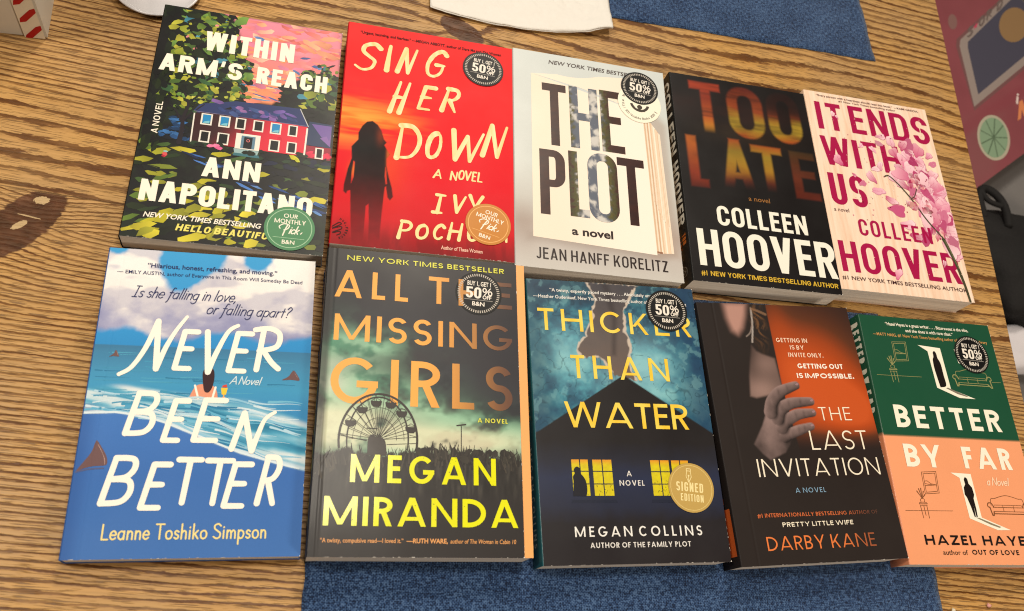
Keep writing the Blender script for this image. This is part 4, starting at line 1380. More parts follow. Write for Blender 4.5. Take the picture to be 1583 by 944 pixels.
    b = make_book(225.7, 221.6, -.018, w, h, t, 'red paperback with a dark figure of a woman and cream brush lettering', g, a, C(190, 34, 40), mat=M_matte, bow=.35)
    black_sticker(b, 111.8, 177.6, t + .42, -.08)
    pick_sticker(b, 116.3, 30.4, t + .42, -.26, C(196, 128, 52), C(236, 176, 104))


# --- 3: pale cover with a white book and big dark letters
def book_pale():
    w, h, t = 138, 207.7, 26.8
    g = Grid(w, h, 1.2)
    g.c = g.ramp(g.Y, [(0, C(196, 192, 186)), (22, C(186, 178, 172)), (40, C(176, 164, 156)), (60, C(190, 188, 182)), (95, C(200, 204, 200)), (208, C(204, 210, 208))])
    g.fill(C(156, 138, 128), .55 * g.blob(6, 36, 12, 18)); g.fill(C(150, 134, 124), .55 * g.poly([(10, 24), (120, 18), (132, 24), (132, 28), (10, 30)], 5))
    g.fill(C(170, 150, 136), .6 * g.poly([(112, 20), (136, 22), (136, 150), (120, 170)], 5))
    g.fill([1, 1, 1, 0], 0); g.c[..., :3] *= (.96 + .08 * fbm(g.X * .05, g.Y * .05, 3))[..., None]
    a = Art()
    pg = [C(232, 206, 178), C(214, 182, 150), C(240, 220, 198), C(206, 172, 140), C(244, 226, 206), C(222, 192, 160), C(236, 210, 184), C(246, 232, 214)]
    for k in range(11):
        x0 = 115.4 + k * 1.35; a.poly([(x0 - 1 + 1.4, 24 + k * .1), (x0 + 2.8, 24 + k * .12), (x0 + .4, 160 - k * 2), (x0 - 1.8, 162 - k * 2)], pg[k % 8], 1 + (k % 2) * .2 if False else 1)
    a.poly([(116.9, 24.5), (121.6, 24), (122, 25.6), (117, 26)], C(150, 108, 84), 2)
    wb = C(240, 226, 208)
    a.piece([[(14, 26.7), (116.9, 22.3), (114.6, 160), (15.1, 184)]], lambda p: mixc(C(238, 222, 202), C(247, 236, 222), float(sstep(20, 110, p[0]))), 1, None, 8)
    a.piece([[(15.1, 183.9), (60, 176), (114.6, 159.9), (104, 195)]], lambda p: wb, 1, None)
    dark = C(52, 24, 18)
    def ink(p):
        x, y = p
        n = float(fbm(np.array(x * .35), np.array(y * .35), 6)); n2 = float(fbm(np.array(x * .17), np.array(y * .13), 12))
        base = mixc(C(44, 20, 16), C(74, 40, 28), n)
        cx = abs(x - 63) + (n - .5) * 13
        if y < 112: cx = abs(x - 66) + (n - .5) * 13
        sky = mixc(C(92, 98, 112), C(202, 198, 192), float(sstep(.46, .66, n2))); gr = mixc(C(30, 32, 14), C(104, 98, 46), n)
        k = float(sstep(21, 17, cx)); k2 = float(sstep(15, 10, cx))
        return mixc(mixc(base, gr, k), sky, k2)
    a.caps('T', 24.4, 45.4, 113.4, 62.2, lambda p: mixc(C(44, 20, 16), C(74, 40, 28), float(fbm(np.array(p[0] * .35), np.array(p[1] * .35), 6))), .118, .122, .1, layer=5, sub=2)
    a.caps('H', 48.2, 73.4, 114, 62.6, ink, .122, .12, .1, layer=5, sub=1.0); a.caps('E', 75.8, 96, 114.4, 63.2, ink, .122, .115, .1, layer=5, sub=1.0)
    a.caps('P', 20.6, 42, 47.6, 60.8, lambda p: mixc(C(44, 20, 16), C(74, 40, 28), float(fbm(np.array(p[0] * .35), np.array(p[1] * .35), 6))), .13, .11, .1, layer=5, sub=2)
    a.caps('L', 45.2, 61.4, 48.6, 61.6, ink, .122, .115, .1, layer=5, sub=1.0); a.caps('O', 61.4, 87.2, 46.6, 65, ink, .122, .115, .1, layer=5, sub=1.0)
    a.caps('T', 87.6, 111.6, 47, 63.6, lambda p: mixc(C(44, 20, 16), C(66, 34, 24), float(fbm(np.array(p[0] * .35), np.array(p[1] * .35), 6))), .122, .122, .1, layer=5, sub=2)
    a.text('a novel', 45.6, 80, 32.1, 7.0, C(42, 28, 24), .028)
    a.caps('JEAN HANFF KORELITZ', 16.2, 125, 8, 9.8, C(44, 32, 30), .13, .115, .16, .4, layer=5)
    a.text('NEW YORK TIMES BESTSELLER', 31, 116, 196.8, 4.0, C(84, 72, 68), .012, .18)
    b = make_book(363.4, 216.8, -.019, w, h, t, 'pale grey paperback with tall dark brown letters on a white book', g, a, C(188, 190, 186), mat=M_gloss)
    s = Art(); cw = C(244, 238, 218); ik = C(70, 62, 54)
    s.disc(0, 0, 20, 20, cw, 0, 72)
    arc_text(s, 'The N', 0, 0, 16.6, 214, 188, 2.6, ik, .02, True) if False else None
    arc_text(s, 'The New York Times', 0, 0, 15.6, 205, 25, 2.5, ik, .015)
    arc_text(s, '/ 100 Notable Books 2021 |', 0, 0, 15.8, 206, 340, 2.3, C(110, 100, 88), .0, True)
    s.circ(0, 0, 9, 9, 2.4, ik, 1, 40, 190, 350); s.disc(0, -4, 2.4, 2.4, ik, 1, 20); s.stroke([(-6.5, -3), (-4, -6.4), (4, -7.6), (7.4, -4)], 1.4, ik, 1)
    sticker('review_sticker', s, b, 112.6, 169.4, t + .1, -.05, 20)
    black_sticker(b, 113.9, 185.8, t + .55, -.08)


# --- 4: black cover, glowing letters
def book_black():
    w, h, t = 136.7, 208.6, 22.8
    g = Grid(w, h, .7); g.fill(C(30, 26, 23))
    n = fbm(g.X * .03, g.Y * .06, 2)
    g.fill(C(70, 34, 22), .35 * g.blob(60, 176, 60, 14) * n * 1.4); g.fill(C(66, 48, 20), .4 * g.blob(70, 150, 46, 12) * n * 1.4)
    a = Art()
    def conv(polys, blur):
        m = np.zeros(g.X.shape)
        for q in polys:
            A = sum(p[0] * r[1] - r[0] * p[1] for p, r in zip(q, q[1:] + q[:1]))
            if abs(A) < 1e-6: continue
            s = 1 if A > 0 else -1; d = np.full(g.X.shape, -1e9)
            for (x0, y0), (x1, y1) in zip(q, q[1:] + q[:1]):
                L = math.hypot(x1 - x0, y1 - y0)
                if L < 1e-6: continue
                d = np.maximum(d, s * ((y1 - y0) * (g.X - x0) - (x1 - x0) * (g.Y - y0)) / L)
            m = np.maximum(m, sstep(.1 + blur * .7, .1 - blur * .15, d))
        return m
    q1 = []; q2 = []
    b_ = Art()
    b_.caps('T', 18.5, 46.5, 148.5, 53, None, .145, .12, collect=q1); b_.caps('O', 54.5, 88, 148.5, 54, None, .15, .13, collect=q1); b_.caps('O', 95, 126.5, 149.5, 54, None, .15, .13, collect=q1)
    b_.caps('L', 9.2, 24, 91, 50, None, .145, .115, collect=q2); b_.caps('A', 41, 68, 94, 49, None, .145, .115, collect=q2); b_.caps('T', 71.5, 99.5, 95, 45, None, .145, .115, collect=q2); b_.caps('E', 110, 133, 92, 47.5, None, .14, .11, collect=q2)
    m1 = .78 * conv(q1, 3.6); m2 = .72 * conv(q2, 3.6)
    red = C(140, 50, 32); org = C(178, 88, 38); yel = C(182, 150, 50)
    c1 = g.ramp(g.Y + 14 * (n - .5), [(148, org), (158, yel), (168, yel), (178, C(164, 76, 38)), (200, C(110, 44, 32))])
    c1b = g.ramp(g.Y + 8 * (n - .5), [(88, C(90, 36, 26)), (100, C(150, 64, 34)), (116, C(190, 140, 44)), (130, yel), (143, C(196, 96, 40))])
    s1 = np.where(g.X < 50, 1.0, 1.0) * np.interp(g.X, [0, 30, 46, 90, 100, 137], [.9, .85, .85, .85, .9, .95])
    f1 = m1 * s1 * np.clip(.2 + 1.5 * fbm(g.X * .03, g.Y * .22, 31, 3), 0, 1) * np.where(g.X < 50, sstep(146, 158, g.Y), 1) * np.where(g.X > 91, sstep(186, 165, g.Y) * .95 + .08, 1)
    tw = g.X < 50
    cT = g.ramp(g.Y, [(148, C(222, 160, 52)), (165, C(200, 96, 44)), (185, C(150, 56, 34)), (200, C(190, 70, 40))])
    c1 = np.where(tw[..., None], cT, c1)
    g.c = g.c * (1 - f1[..., None]) + c1 * f1[..., None]
    cL = g.ramp(g.Y, [(91, C(110, 40, 26)), (105, C(160, 60, 32)), (140, C(206, 112, 46))])
    cE = g.ramp(g.Y, [(91, C(120, 46, 30)), (110, C(130, 58, 34)), (140, C(84, 60, 34))])
    c2 = np.where((g.X < 30)[..., None], cL, np.where((g.X > 105)[..., None], cE, c1b))
    f2 = m2 * np.where(g.X > 105, .85, .92) * np.where((g.X > 38) & (g.X < 105), sstep(90, 112, g.Y), 1) * (.45 + .75 * n)
    f2 = np.clip(f2, 0, 1)
    g.c = g.c * (1 - f2[..., None]) + c2 * f2[..., None]
    wh = C(240, 236, 222)
    a.caps('COLLEEN', 28.2, 113.6, 54, 19, wh, .19, .165, .13, layer=5)
    a.caps('HOOVER', 7.2, 136, 14.6, 34.2, wh, .178, .15, .105, layer=5)
    a.text('a novel', 60.5, 81, 81.6, 4.6, C(160, 110, 60), .0)
    a.caps('#1 NEW YORK TIMES BESTSELLING AUTHOR'.replace('#1 ', ''), 15.4, 133.8, 5.6, 4.3, C(214, 176, 60), .2, None, .15, .45, layer=5)
    a.text('#1', 7.2, 12.4, 5.6, 4.3, C(214, 176, 60), .02)
    s = Art()
    s.caps('COLLEEN', 8, 84, 8, 12.6, wh, .23, .19, .14, layer=1); s.caps('HOOVER', 92, 154, 8, 12.6, wh, .23, .19, .14, layer=1)
    og = C(206, 110, 44)
    s.caps('TOO', 163, 172.5, 12.6, 6.6, og, .2, None, .12, layer=1); s.caps('LATE', 163, 176, 4.2, 6.6, og, .2, None, .12, layer=1)
    s.circ(196, 11, 4.4, 4.4, .5, C(150, 146, 140), 1, 30); s.text('GCP', 193.4, 198.6, 10, 2.2, C(150, 146, 140), 0, 0, 1) if False else s.stroke([(194, 8.4), (196, 13.4), (198, 8.4)], .6, C(150, 146, 140), 1)
    b = make_book(512.7, 219.8, -.010, w, h, t, 'black paperback with glowing orange title letters and a large white author name', g, a, C(26, 23, 22), s, M_gloss, .5)


# --- 5: pale wood cover with pink petals
def book_petals():
    w, h, t = 134.4, 207.8, 23
    g = Grid(w, h, 1.0)
    n = fbm(g.X * .5, g.Y * .025, 6, 4); n2 = fbm(g.X * .06, g.Y * .01, 2)
    g.c = g.ramp(n * .7 + n2 * .3, [(.25, C(232, 196, 168)), (.5, C(246, 216, 192)), (.75, C(250, 226, 206))])
    a = Art(); cr = C(168, 24, 76)
    a.caps('IT', 8.2, 35.5, 165, 31, cr, .19, .155, .17, layer=2); a.caps('ENDS', 44, 131.4, 165.4, 31.6, cr, .185, .155, .14, layer=2)
    a.caps('WITH', 7, 90.4, 125.8, 31.4, cr, .185, .155, .13, layer=2); a.caps('US', 7.4, 44.6, 84, 33, cr, .185, .155, .15, layer=2)
    a.caps('COLLEEN', 29.2, 105, 54.8, 16.6, cr, .165, .14, .19, layer=5); a.caps('HOOVER', 4.6, 127, 17.2, 30, cr, .178, .145, .13, layer=2)
    ik = C(86, 40, 50)
    a.text('a novel', 7.4, 22.6, 76.8, 3.8, ik, 0)
    a.text('#1 NEW YORK TIMES BESTSELLING AUTHOR', 2.6, 129, 9.4, 3.6, C(70, 40, 44), .006)
    a.text('“Every person with a heartbeat should read this book.” —KAMI GARCIA,', 12, 125.2, 202.6, 2.2, ik, .008); a.text('#1 New York Times bestselling author', 35.4, 98.6, 199.2, 2.0, ik, .004)
    pk = [C(238, 150, 180), C(232, 128, 166), C(244, 178, 200), C(224, 110, 152), C(248, 204, 214), C(232, 160, 186), C(214, 100, 140)]
    pk[4:] = pk[4:] + [C(206, 84, 128), C(244, 190, 206), C(190, 76, 120)]
    def petal(x, y, L, wd, an, lay=3, col=None):
        c0 = col or rng.choice(pk); c1 = mixc(c0, C(252, 222, 226), rng.uniform(.35, .95)); c2 = mixc(c0, C(176, 52, 100), rng.uniform(.05, .65))
        pts = []; z = a.z(lay)
        n_ = 9; px = []
        for k in range(n_ * 2):
            tt = k / (n_ * 2); th = 2 * pi * tt
            r_ = (1 + .14 * sin(3 * th + x) + .10 * sin(5 * th + y) + rng.uniform(-.05, .05))
            u = cos(th) * L / 2 * r_; v = sin(th) * wd / 2 * r_ * (.62 + .38 * (1 + cos(th)) / 2 * 1.3)
            pts.append((x + u * cos(an) - v * sin(an), y + u * sin(an) + v * cos(an)))
        if L > 7:
            ed = mixc(c2, C(160, 62, 104), .35)
            a.poly([(x + (px_ - x) * 1.05 + .25, y + (py_ - y) * 1.05 - .3) for px_, py_ in pts], ed, lay)
            z = a.z(lay)
        a.poly(pts, lambda p: mixc(c2, c1, min(1, max(0, .5 + ((p[0] - x) * cos(an) + (p[1] - y) * sin(an)) / L))), lay, z)
        for s_ in (-.25, 0, .25):
            a.stroke([(x - cos(an) * L * .42, y - sin(an) * L * .42), (x + cos(an + s_) * L * .34, y + sin(an + s_) * L * .34)], .22, mixc(c2, C(190, 80, 130), .5), lay)
    st = C(74, 72, 52)
    # branch and stem
    a.stroke(catmull([(117, 63), (121, 50), (125.4, 34), (128.4, 16), (129.8, .6)]), 2.6, st, 4, (1.5, .9)); a.stroke(catmull([(118.5, 60), (122.6, 47), (126.4, 33)]), .7, C(120, 124, 84), 5)
    a.stroke(catmull([(116, 64), (104, 80), (94, 98), (84, 112), (74, 122), (68.5, 121)]), 1.5, st, 4, (1.2, .9)); a.stroke(catmull([(92, 100), (97, 104), (101, 112)]), 1.0, st, 4)
    # the big bloom on the right, one flank bare
    for _ in range(120):
        tt = rng.random(); cx = 90 + 34 * tt; cy = 138 - 78 * tt
        x = cx + rng.gauss(7, 10); y = cy + rng.gauss(7, 12)
        x = min(x, 127)
        an = math.atan2(y - 76, x - 112) + rng.gauss(0, .5)
        petal(x, y, rng.uniform(10, 22), rng.uniform(8, 15), an + rng.gauss(0, .4), 3)
    for cx, cy in ((98, 122), (104, 116), (116, 66), (90, 94), (108, 92)):
        for _ in range(10): petal(cx + rng.gauss(0, 3), cy + rng.gauss(0, 3), rng.uniform(4, 8), rng.uniform(2.5, 5), rng.uniform(0, 6.3), 4, rng.choice([C(176, 30, 66), C(150, 22, 50), C(224, 120, 130), C(240, 196, 170), C(120, 24, 40)]))
    for x, y, L in ((74, 166, 11), (84, 162, 12), (97, 160, 13), (70, 158, 8), (104, 154, 9), (112, 142, 10), (124, 152, 9), (126, 143, 9), (62, 150, 8), (58, 104, 14), (54, 118, 13), (74, 86, 17), (82, 72, 16), (70, 96, 13), (22, 132, 12), (43, 110, 8), (36, 118, 5), (60, 128, 9), (66, 132, 10), (26, 184, 6), (30, 181, 5), (60, 20, 12), (112, 36, 7), (88, 60, 13), (50, 152, 6)):
        petal(x, y, L, L * rng.uniform(.55, .85), rng.uniform(-1, 2.4), 4)
    for _ in range(90): a.disc(rng.uniform(20, 120) , rng.uniform(70, 185), rng.uniform(.25, .9), rng.uniform(.25, .7), rng.choice([C(150, 30, 60), C(210, 110, 140), C(246, 220, 204), C(110, 40, 40)]), 5, 7)
    for _ in range(30): a.disc(rng.uniform(8, 128), rng.choice([rng.uniform(168, 194), rng.uniform(128, 154), rng.uniform(20, 44)]), rng.uniform(.2, .55), rng.uniform(.2, .5), C(240, 200, 190), 5, 7)
    make_book(650, 224.6, -.015, w, h, t, 'pale pink paperback with crimson lettering and a bloom of falling petals', g, a, C(232, 198, 172), None, M_gloss, .4)


# --- 6: blue sea cover
def book_sea():
    w, h, t = 135.9, 204.7, 15.7
    g = Grid(w, h, .65)
    X, Y = g.X, g.Y
    sky = g.ramp(Y, [(134, C(48, 138, 200)), (148, C(52, 146, 208)), (205, C(66, 158, 214))]); g.c = sky
    n = fbm(X * .035, Y * .045, 11, 5); n2 = fbm(X * .09, Y * .09, 14, 4)
    cm = sstep(141 + 4 * np.sin(X * .1), 146 + 4 * np.sin(X * .1), Y + (n2 - .5) * 6)
    hole = g.blob(46, 196, 15, 24) + g.blob(62, 206, 16, 18) + 1.0 * g.blob(98, 204, 10, 13) + .9 * g.blob(4, 206, 9, 9)
    cm = cm * (1 - sstep(.35, .6, hole + (n2 - .5) * .5))
    cc = g.ramp(np.clip((Y - 142) / 62 + (n - .5) * 1.3, 0, 1), [(0, C(140, 142, 180)), (.25, C(168, 168, 196)), (.45, C(208, 204, 212)), (.62, C(236, 230, 226)), (1, C(242, 238, 234))])
    dkp = sstep(.5, .62, fbm(X * .028 + 4, Y * .07, 21, 4)); cc = cc * (1 - .4 * dkp[..., None]) + np.array(C(132, 134, 176)) * .4 * dkp[..., None]
    g.c = g.c * (1 - cm[..., None]) + cc * cm[..., None]
    sea = Y < 134.4
    sc = g.ramp(Y + 5 * (fbm(X * .02, Y * .2, 5) - .5), [(92, C(56, 136, 188)), (108, C(66, 150, 192)), (120, C(68, 140, 180)), (134, C(62, 120, 158))])
    g.c = np.where(sea[..., None], sc, g.c)
    # breaking wave
    top = 105 - .30 * (X - 70) * (X > 70) - 9 * np.exp(-((X - 0) / 30) ** 2) * 0 + 2.5 * np.sin(X * .07)
    front = np.interp(X, [0, 20, 45, 70, 95, 120, 137], [88, 89, 84, 74, 64, 57, 53])
    v = (Y - front) / np.maximum(4, top - front)
    wv = fbm(X * .018 + .5 * v, (Y + .25 * X) * .16, 33, 4); wv2 = np.sin((Y + .22 * X) * .55 + 5 * fbm(X * .03, Y * .03, 2))
    inw = sstep(-.04, .03, v) * sstep(1.1, .85, v)
    wc = g.ramp(np.clip(wv * .75 + .16 * wv2 + .12, 0, 1), [(.2, C(40, 120, 156)), (.4, C(76, 158, 190)), (.55, C(128, 186, 208)), (.7, C(196, 216, 222)), (.85, C(222, 228, 228))])
    g.c = g.c * (1 - inw[..., None]) + wc * inw[..., None]
    foam = np.exp(-((Y - front - 1.6) / 1.8) ** 2) * (.6 + .5 * wv); g.fill(C(206, 222, 232), np.clip(foam, 0, .9))
    deep = sstep(front + .5, front - .5, Y)
    dc = g.ramp(Y, [(0, C(66, 112, 178)), (50, C(60, 108, 178)), (90, C(66, 118, 190))]); g.c = g.c * (1 - deep[..., None]) + dc * deep[..., None]
    g.fill(C(40, 78, 146), .5 * sstep(12, 0, X) * (Y < 95))
    a = Art(); cr = C(248, 241, 228); fin = C(110, 82, 82)
    def shark(pts, hi):
        a.poly(catmull(pts, 4), fin, 2); a.poly(catmull(hi, 4), C(196, 164, 156), 3)
    shark([(9.7, 71), (12, 69), (16.6, 62), (17.8, 57), (16, 55.6), (10, 55.2), (5, 53.8), (1, 52), (4.5, 58), (8, 64), (9.7, 71)], [(10.8, 69), (15, 62), (16.6, 56), (16, 60), (13, 66), (10.8, 69)])
    a.stroke(catmull([(1, 51.6), (8, 53.4), (16, 54)]), 1.0, C(84, 92, 130), 2)
    shark([(125, 121.4), (127.4, 119), (129.4, 114.6), (124, 114.8), (118, 114.4), (122, 117), (125, 121.4)], [(125.6, 120.6), (128.6, 115.4), (127, 118), (125.6, 120.6)])
    shark([(13.2, 131), (15, 128), (15.4, 126.6), (12, 126.8), (9.6, 126.2), (12, 128.4), (13.2, 131)], [(13.6, 130), (15, 127), (14.4, 128.6), (13.6, 130)])
    # brushed lines of foam and shade in the breaking wave
    def frn(x): return float(np.interp(x, [0, 20, 45, 70, 95, 120, 137], [88, 89, 84, 74, 64, 57, 53]))
    def tp(x): return 104 - (.10 * (x - 70) if x > 70 else 0)
    for _ in range(120):
        x0_ = rng.uniform(-6, 126); L_ = rng.uniform(10, 42); v_ = rng.uniform(.05, 1.0); pts = []
        for k in range(7):
            x = x0_ + L_ * k / 6
            if -1 < x < 136.5:
                f_ = frn(x); pts.append((x, f_ + (tp(x) - f_) * v_ + 1.3 * sin(x * .14 + v_ * 9)))
        if len(pts) > 3: a.stroke(catmull(pts, 3), rng.uniform(.35, 1.7), rng.choice([C(204, 222, 230), C(176, 210, 226), C(140, 192, 216), C(64, 146, 182), C(46, 122, 164), C(96, 172, 204), C(112, 180, 208), C(80, 158, 194)]), 0, (1.2, .25))
    for _ in range(40):
        x0_ = rng.uniform(2, 110); y_ = rng.uniform(100, 133); L_ = rng.uniform(10, 26)
        a.stroke(catmull([(x0_, y_), (x0_ + L_ / 2, y_ + rng.uniform(-.5, .5)), (min(136, x0_ + L_), y_)], 3), rng.uniform(.3, .8), rng.choice([C(84, 166, 196), C(46, 118, 156), C(70, 150, 186)]), 0, (1, .3))
    pts = [(x, frn(x) + .8) for x in range(0, 137, 6)]; a.stroke(pts, 1.5, C(214, 228, 234), 1, (1, .8))
    # swimmer seen from behind, with a drink
    sk = C(226, 150, 118)
    a.poly(catmull([(60.5, 99.6), (62, 104), (64, 108), (67, 109.6), (71.2, 109.4), (75, 108.6), (77.4, 105), (78.4, 99.8)], 4), sk, 2)
    a.stroke([(63.6, 108.6), (66.4, 99.8)], 1.3, cr, 3); a.stroke([(76.4, 107.8), (75, 99.8)], 1.3, cr, 3)
    hr = C(58, 36, 40); a.poly(catmull([(67.6, 118), (70, 121), (73.6, 120.6), (75, 116), (74.6, 109), (72.6, 104.4), (69.8, 104.8), (68.4, 110), (67.6, 118)], 4), hr, 4)
    a.poly([(79.8, 107.6), (84, 107.6), (83.2, 103), (80.6, 103)], C(240, 200, 60), 3); a.poly([(80.2, 108), (83.6, 108), (83.2, 110), (81, 109.4)], C(214, 70, 50), 4); a.stroke([(81.9, 103), (81.9, 100.6)], .8, C(230, 180, 90), 3); a.dab(82, 100, 4, 3, 0, sk, 3)
    wv3 = a.poly([(58, 101.6), (80, 102.2), (86, 99.6), (70, 98.2), (56, 98.6)], C(150, 196, 212), 5) if False else a.stroke(catmull([(57, 99.4), (66, 100.6), (74, 99.6), (84, 99.8)]), 1.5, C(186, 212, 222), 4)
    W = 3.8
    def T(ch, x0, y0, x1, y1, sl=.16, wd=W): a.hand(ch, x0 + 2, y0 + 2, x1 - 2, y1 - 2, wd, cr, sl, 5, (1.0, .92))
    for p in ([(17, 114.6), (24, 120), (31, 134), (36.5, 152.5)], ): a.stroke(catmull(p), W, cr, 5, (.7, 1.0))
    a.stroke([(36.5, 152.5), (38.6, 119)], W, cr, 5); a.stroke(catmull([(38.6, 119), (43, 134), (48, 146), (54, 156.5)]), W, cr, 5, (1, .6))
    T('E', 47, 118, 65, 148); a.stroke([(68, 146.5), (70.6, 118)], W, cr, 5); a.stroke(catmull([(70.6, 118), (74.5, 131), (81, 147), (87, 152)]), W, cr, 5, (1, .7))
    T('E', 80.5, 117.6, 99.6, 148.4); a.stroke([(104, 149), (101, 121)], W, cr, 5); a.stroke(catmull([(98.6, 149.6), (108, 151), (114.6, 147), (113, 138), (102, 134.4)]), W, cr, 5); a.stroke(catmull([(104.5, 135), (110, 127), (115, 122.2)]), W, cr, 5)
    T('B', 22.4, 74, 46.4, 104.4, .2); T('E', 45.4, 70, 64, 100, .2); T('E', 63, 70.4, 87, 101, .2)
    a.stroke([(89.6, 67), (96, 91)], W, cr, 5); a.stroke([(96, 91), (102, 66)], W, cr, 5); a.stroke(catmull([(102, 66), (105, 76), (109, 87), (115, 92)]), W, cr, 5, (1, .6))
    T('B', 14, 30.6, 39, 62.4, .2); T('E', 37, 28, 57.4, 58.6, .2); T('T', 54.6, 31, 74.6, 61.8, .1); T('T', 71.6, 30.6, 93.4, 61.4, .1); T('E', 85, 29, 106, 59.2, .2); T('R', 104.6, 30.6, 124.6, 64, .18)
    a.script('Leanne Toshiko Simpson', 20.4, 114.6, 11.4, 8.7, 1.0, C(240, 220, 146), 0, 5, .15, .34)
    nv = C(46, 52, 96)
    a.script('Is she falling in love,', 17.6, 86.4, 169.2, 8.0, .62, nv, .32, 5, .07, .3); a.script('or falling apart?', 65.4, 122.4, 159.6, 8.0, .62, nv, .32, 5, .07, .3)
    a.text('“Hilarious, honest, refreshing, and moving.”', 25, 110, 191.5, 3.3, nv, .014); a.text('— EMILY AUSTIN, author of Everyone in This Room Will Someday Be Dead', 6.5, 127.5, 186.0, 2.6, nv, .002)
    a.script('A Novel', 85, 105.6, 110.4, 5.4, .6, C(214, 230, 234), .3, 5, .1, .2)
    make_book(84.7, 3.5, .019, w, h, t, 'blue paperback with a swimmer and shark fins in the sea under clouds', g, a, C(50, 92, 156), None, M_matte, .4, 9)


# --- 7: dark sky and ferris wheel
def book_wheel():
    w, h, t = 137.7, 212.8, 28
    g = Grid(w, h, 1.0); X, Y = g.X, g.Y
    n = fbm(X * .022, Y * .04, 3, 5); n2 = fbm(X * .06, Y * .08, 7, 4)
    g.c = g.ramp(Y + 30 * (n - .5), [(0, C(46, 42, 41)), (40, C(50, 47, 46)), (90, C(54, 62, 60)), (120, C(50, 50, 56)), (165, C(42, 40, 46)), (212, C(46, 43, 44))])
    glow = np.clip(g.blob(8, 108, 48, 32) * 1.15 + g.blob(100, 80, 55, 13) * 1.0 + g.blob(50, 84, 36, 18) + .55 * g.blob(22, 138, 26, 9), 0, 1) * sstep(.28, .62, n2 * .55 + n * .5)
    glow = np.clip(glow * 1.3, 0, 1) ** 1.3
    g.fill(C(84, 148, 118), np.clip(glow * 1.15, 0, .95)); g.fill(C(150, 196, 164), np.clip(glow * 1.1 * sstep(.46, .64, n2), 0, .85)); g.fill(C(40, 44, 48), .7 * sstep(.44, .3, n2) * sstep(70, 90, Y) * sstep(150, 120, Y))
    g.fill(C(226, 220, 186), np.clip((g.blob(14, 84, 46, 14) + g.blob(84, 76, 60, 8)) * sstep(.3, .6, n2 + .15), 0, .74)); g.fill(C(214, 222, 200), np.clip(.8 * g.blob(6, 112, 14, 8) * sstep(.4, .6, n2) + .5 * g.blob(8, 126, 16, 5), 0, 1))
    g.fill(C(48, 44, 50), .75 * g.blob(100, 96, 44, 8) * sstep(.35, .6, n)); g.fill(C(50, 46, 50), .8 * g.blob(70, 128, 60, 16) * sstep(.35, .6, n))
    hz = 64 + 6 * (fbm(X * .06, X * 0 + 2.0, 9, 4) - .3) * 2 + 4 * (fbm(X * .5, X * 0, 4, 3) - .5)
    tr = sstep(hz + .6, hz - .6, Y)
    tc = g.ramp(fbm(X * .5, Y * .07, 3), [(.3, C(38, 35, 33)), (.6, C(50, 47, 44)), (.8, C(70, 66, 60))])
    g.c = g.c * (1 - tr[..., None]) + tc * tr[..., None]
    g.fill(C(46, 42, 41), sstep(46, 32, Y)); g.fill(C(34, 31, 31), .8 * sstep(7, 3, X))
    a = Art(); dk = C(52, 46, 42)
    # trees and reeds
    for _ in range(230):
        x = rng.uniform(2, 136); y = float(np.interp(x, [0, 20, 40, 60, 80, 110, 136], [58, 66, 62, 66, 69, 66, 65])) + rng.uniform(-5, 3)
        L = rng.uniform(5, 12); an = pi / 2 + rng.gauss(0, .35)
        a.stroke([(x - cos(an) * L * .6, y - sin(an) * L * .6), (x + cos(an) * L * .4, y + sin(an) * L * .4)], rng.uniform(.5, 1.3), rng.choice([C(44, 40, 37), C(54, 49, 45), C(70, 64, 56)]), 1, (1.2, .3))
    for _ in range(40):
        x = rng.uniform(66, 135); a.dab(x, 66 + rng.uniform(-3, 3), rng.uniform(4, 8), rng.uniform(3, 6), rng.uniform(0, 3), rng.choice([C(46, 42, 38), C(56, 52, 46)]), 1)
    org = lambda p: mixc(mixc(C(240, 168, 74), C(104, 68, 52), float(sstep(62, 138, p[0]))), C(76, 58, 54), float(sstep(110, 140, p[0])) * .35)
    a.caps('ALL', 6, 57.2, 175, 21, org, .165, .15, .33, rnd=1, layer=2, sub=5); a.caps('THE', 72, 133.8, 175.4, 21.2, org, .165, .15, .33, rnd=1, layer=2, sub=4)
    a.caps('MISSING', 7.2, 133.2, 142.8, 19.4, org, .17, .15, .24, rnd=1, layer=2, sub=4)
    a.caps('GIRLS', 7, 132.4, 98.2, 32.6, org, .16, .145, .26, rnd=1, layer=2, sub=4)
    # ferris wheel in front of the last title word
    cx, cy = 40.3, 74.5
    pt = lambda an, rx, ry, x=cx, y=cy: (x + rx * cos(radians(an)), y + ry * sin(radians(an)))
    a.circ(cx, cy, 26.4, 32, 1.5, dk, 3, 60, -12, 192); a.circ(cx - .4, cy, 20.6, 29.6, 1.0, dk, 3, 60, -12, 192)
    for k in range(14):
        an = 5 + k * 13
        a.stroke([(cx, cy + (k % 3) * .6), pt(an, 25.4, 31)], .36, dk, 3); a.stroke([(cx - .5, cy - .5), pt(an + 5, 20.2, 29)], .3, dk, 3)
        a.stroke([pt(an, 25.8, 31.4), pt(an + 3, 20.4, 29.2)], .3, dk, 3)
    for rx, ry in ((12, 15), (17, 22)):
        a.circ(cx, cy, rx, ry, .3, dk, 3, 40, 0, 180)
    for px, py in ((500, 225), (645, 235), (365, 300), (755, 325), (260, 445), (850, 490)):
        x = cx + (px - 535) * .0674; y = 106.4 - (py - 110) * .064
        a.poly([(x - 3.8, y + 1.9), (x + 3.8, y + 1.9), (x + 3.4, y - .6), (x + 1.9, y - 2.3), (x - 1.9, y - 2.3), (x - 3.4, y - .6)], dk, 4); a.stroke([(x - 3.2, y + 2), (x, y + 4.2), (x + 3.2, y + 2)], .3, dk, 4)
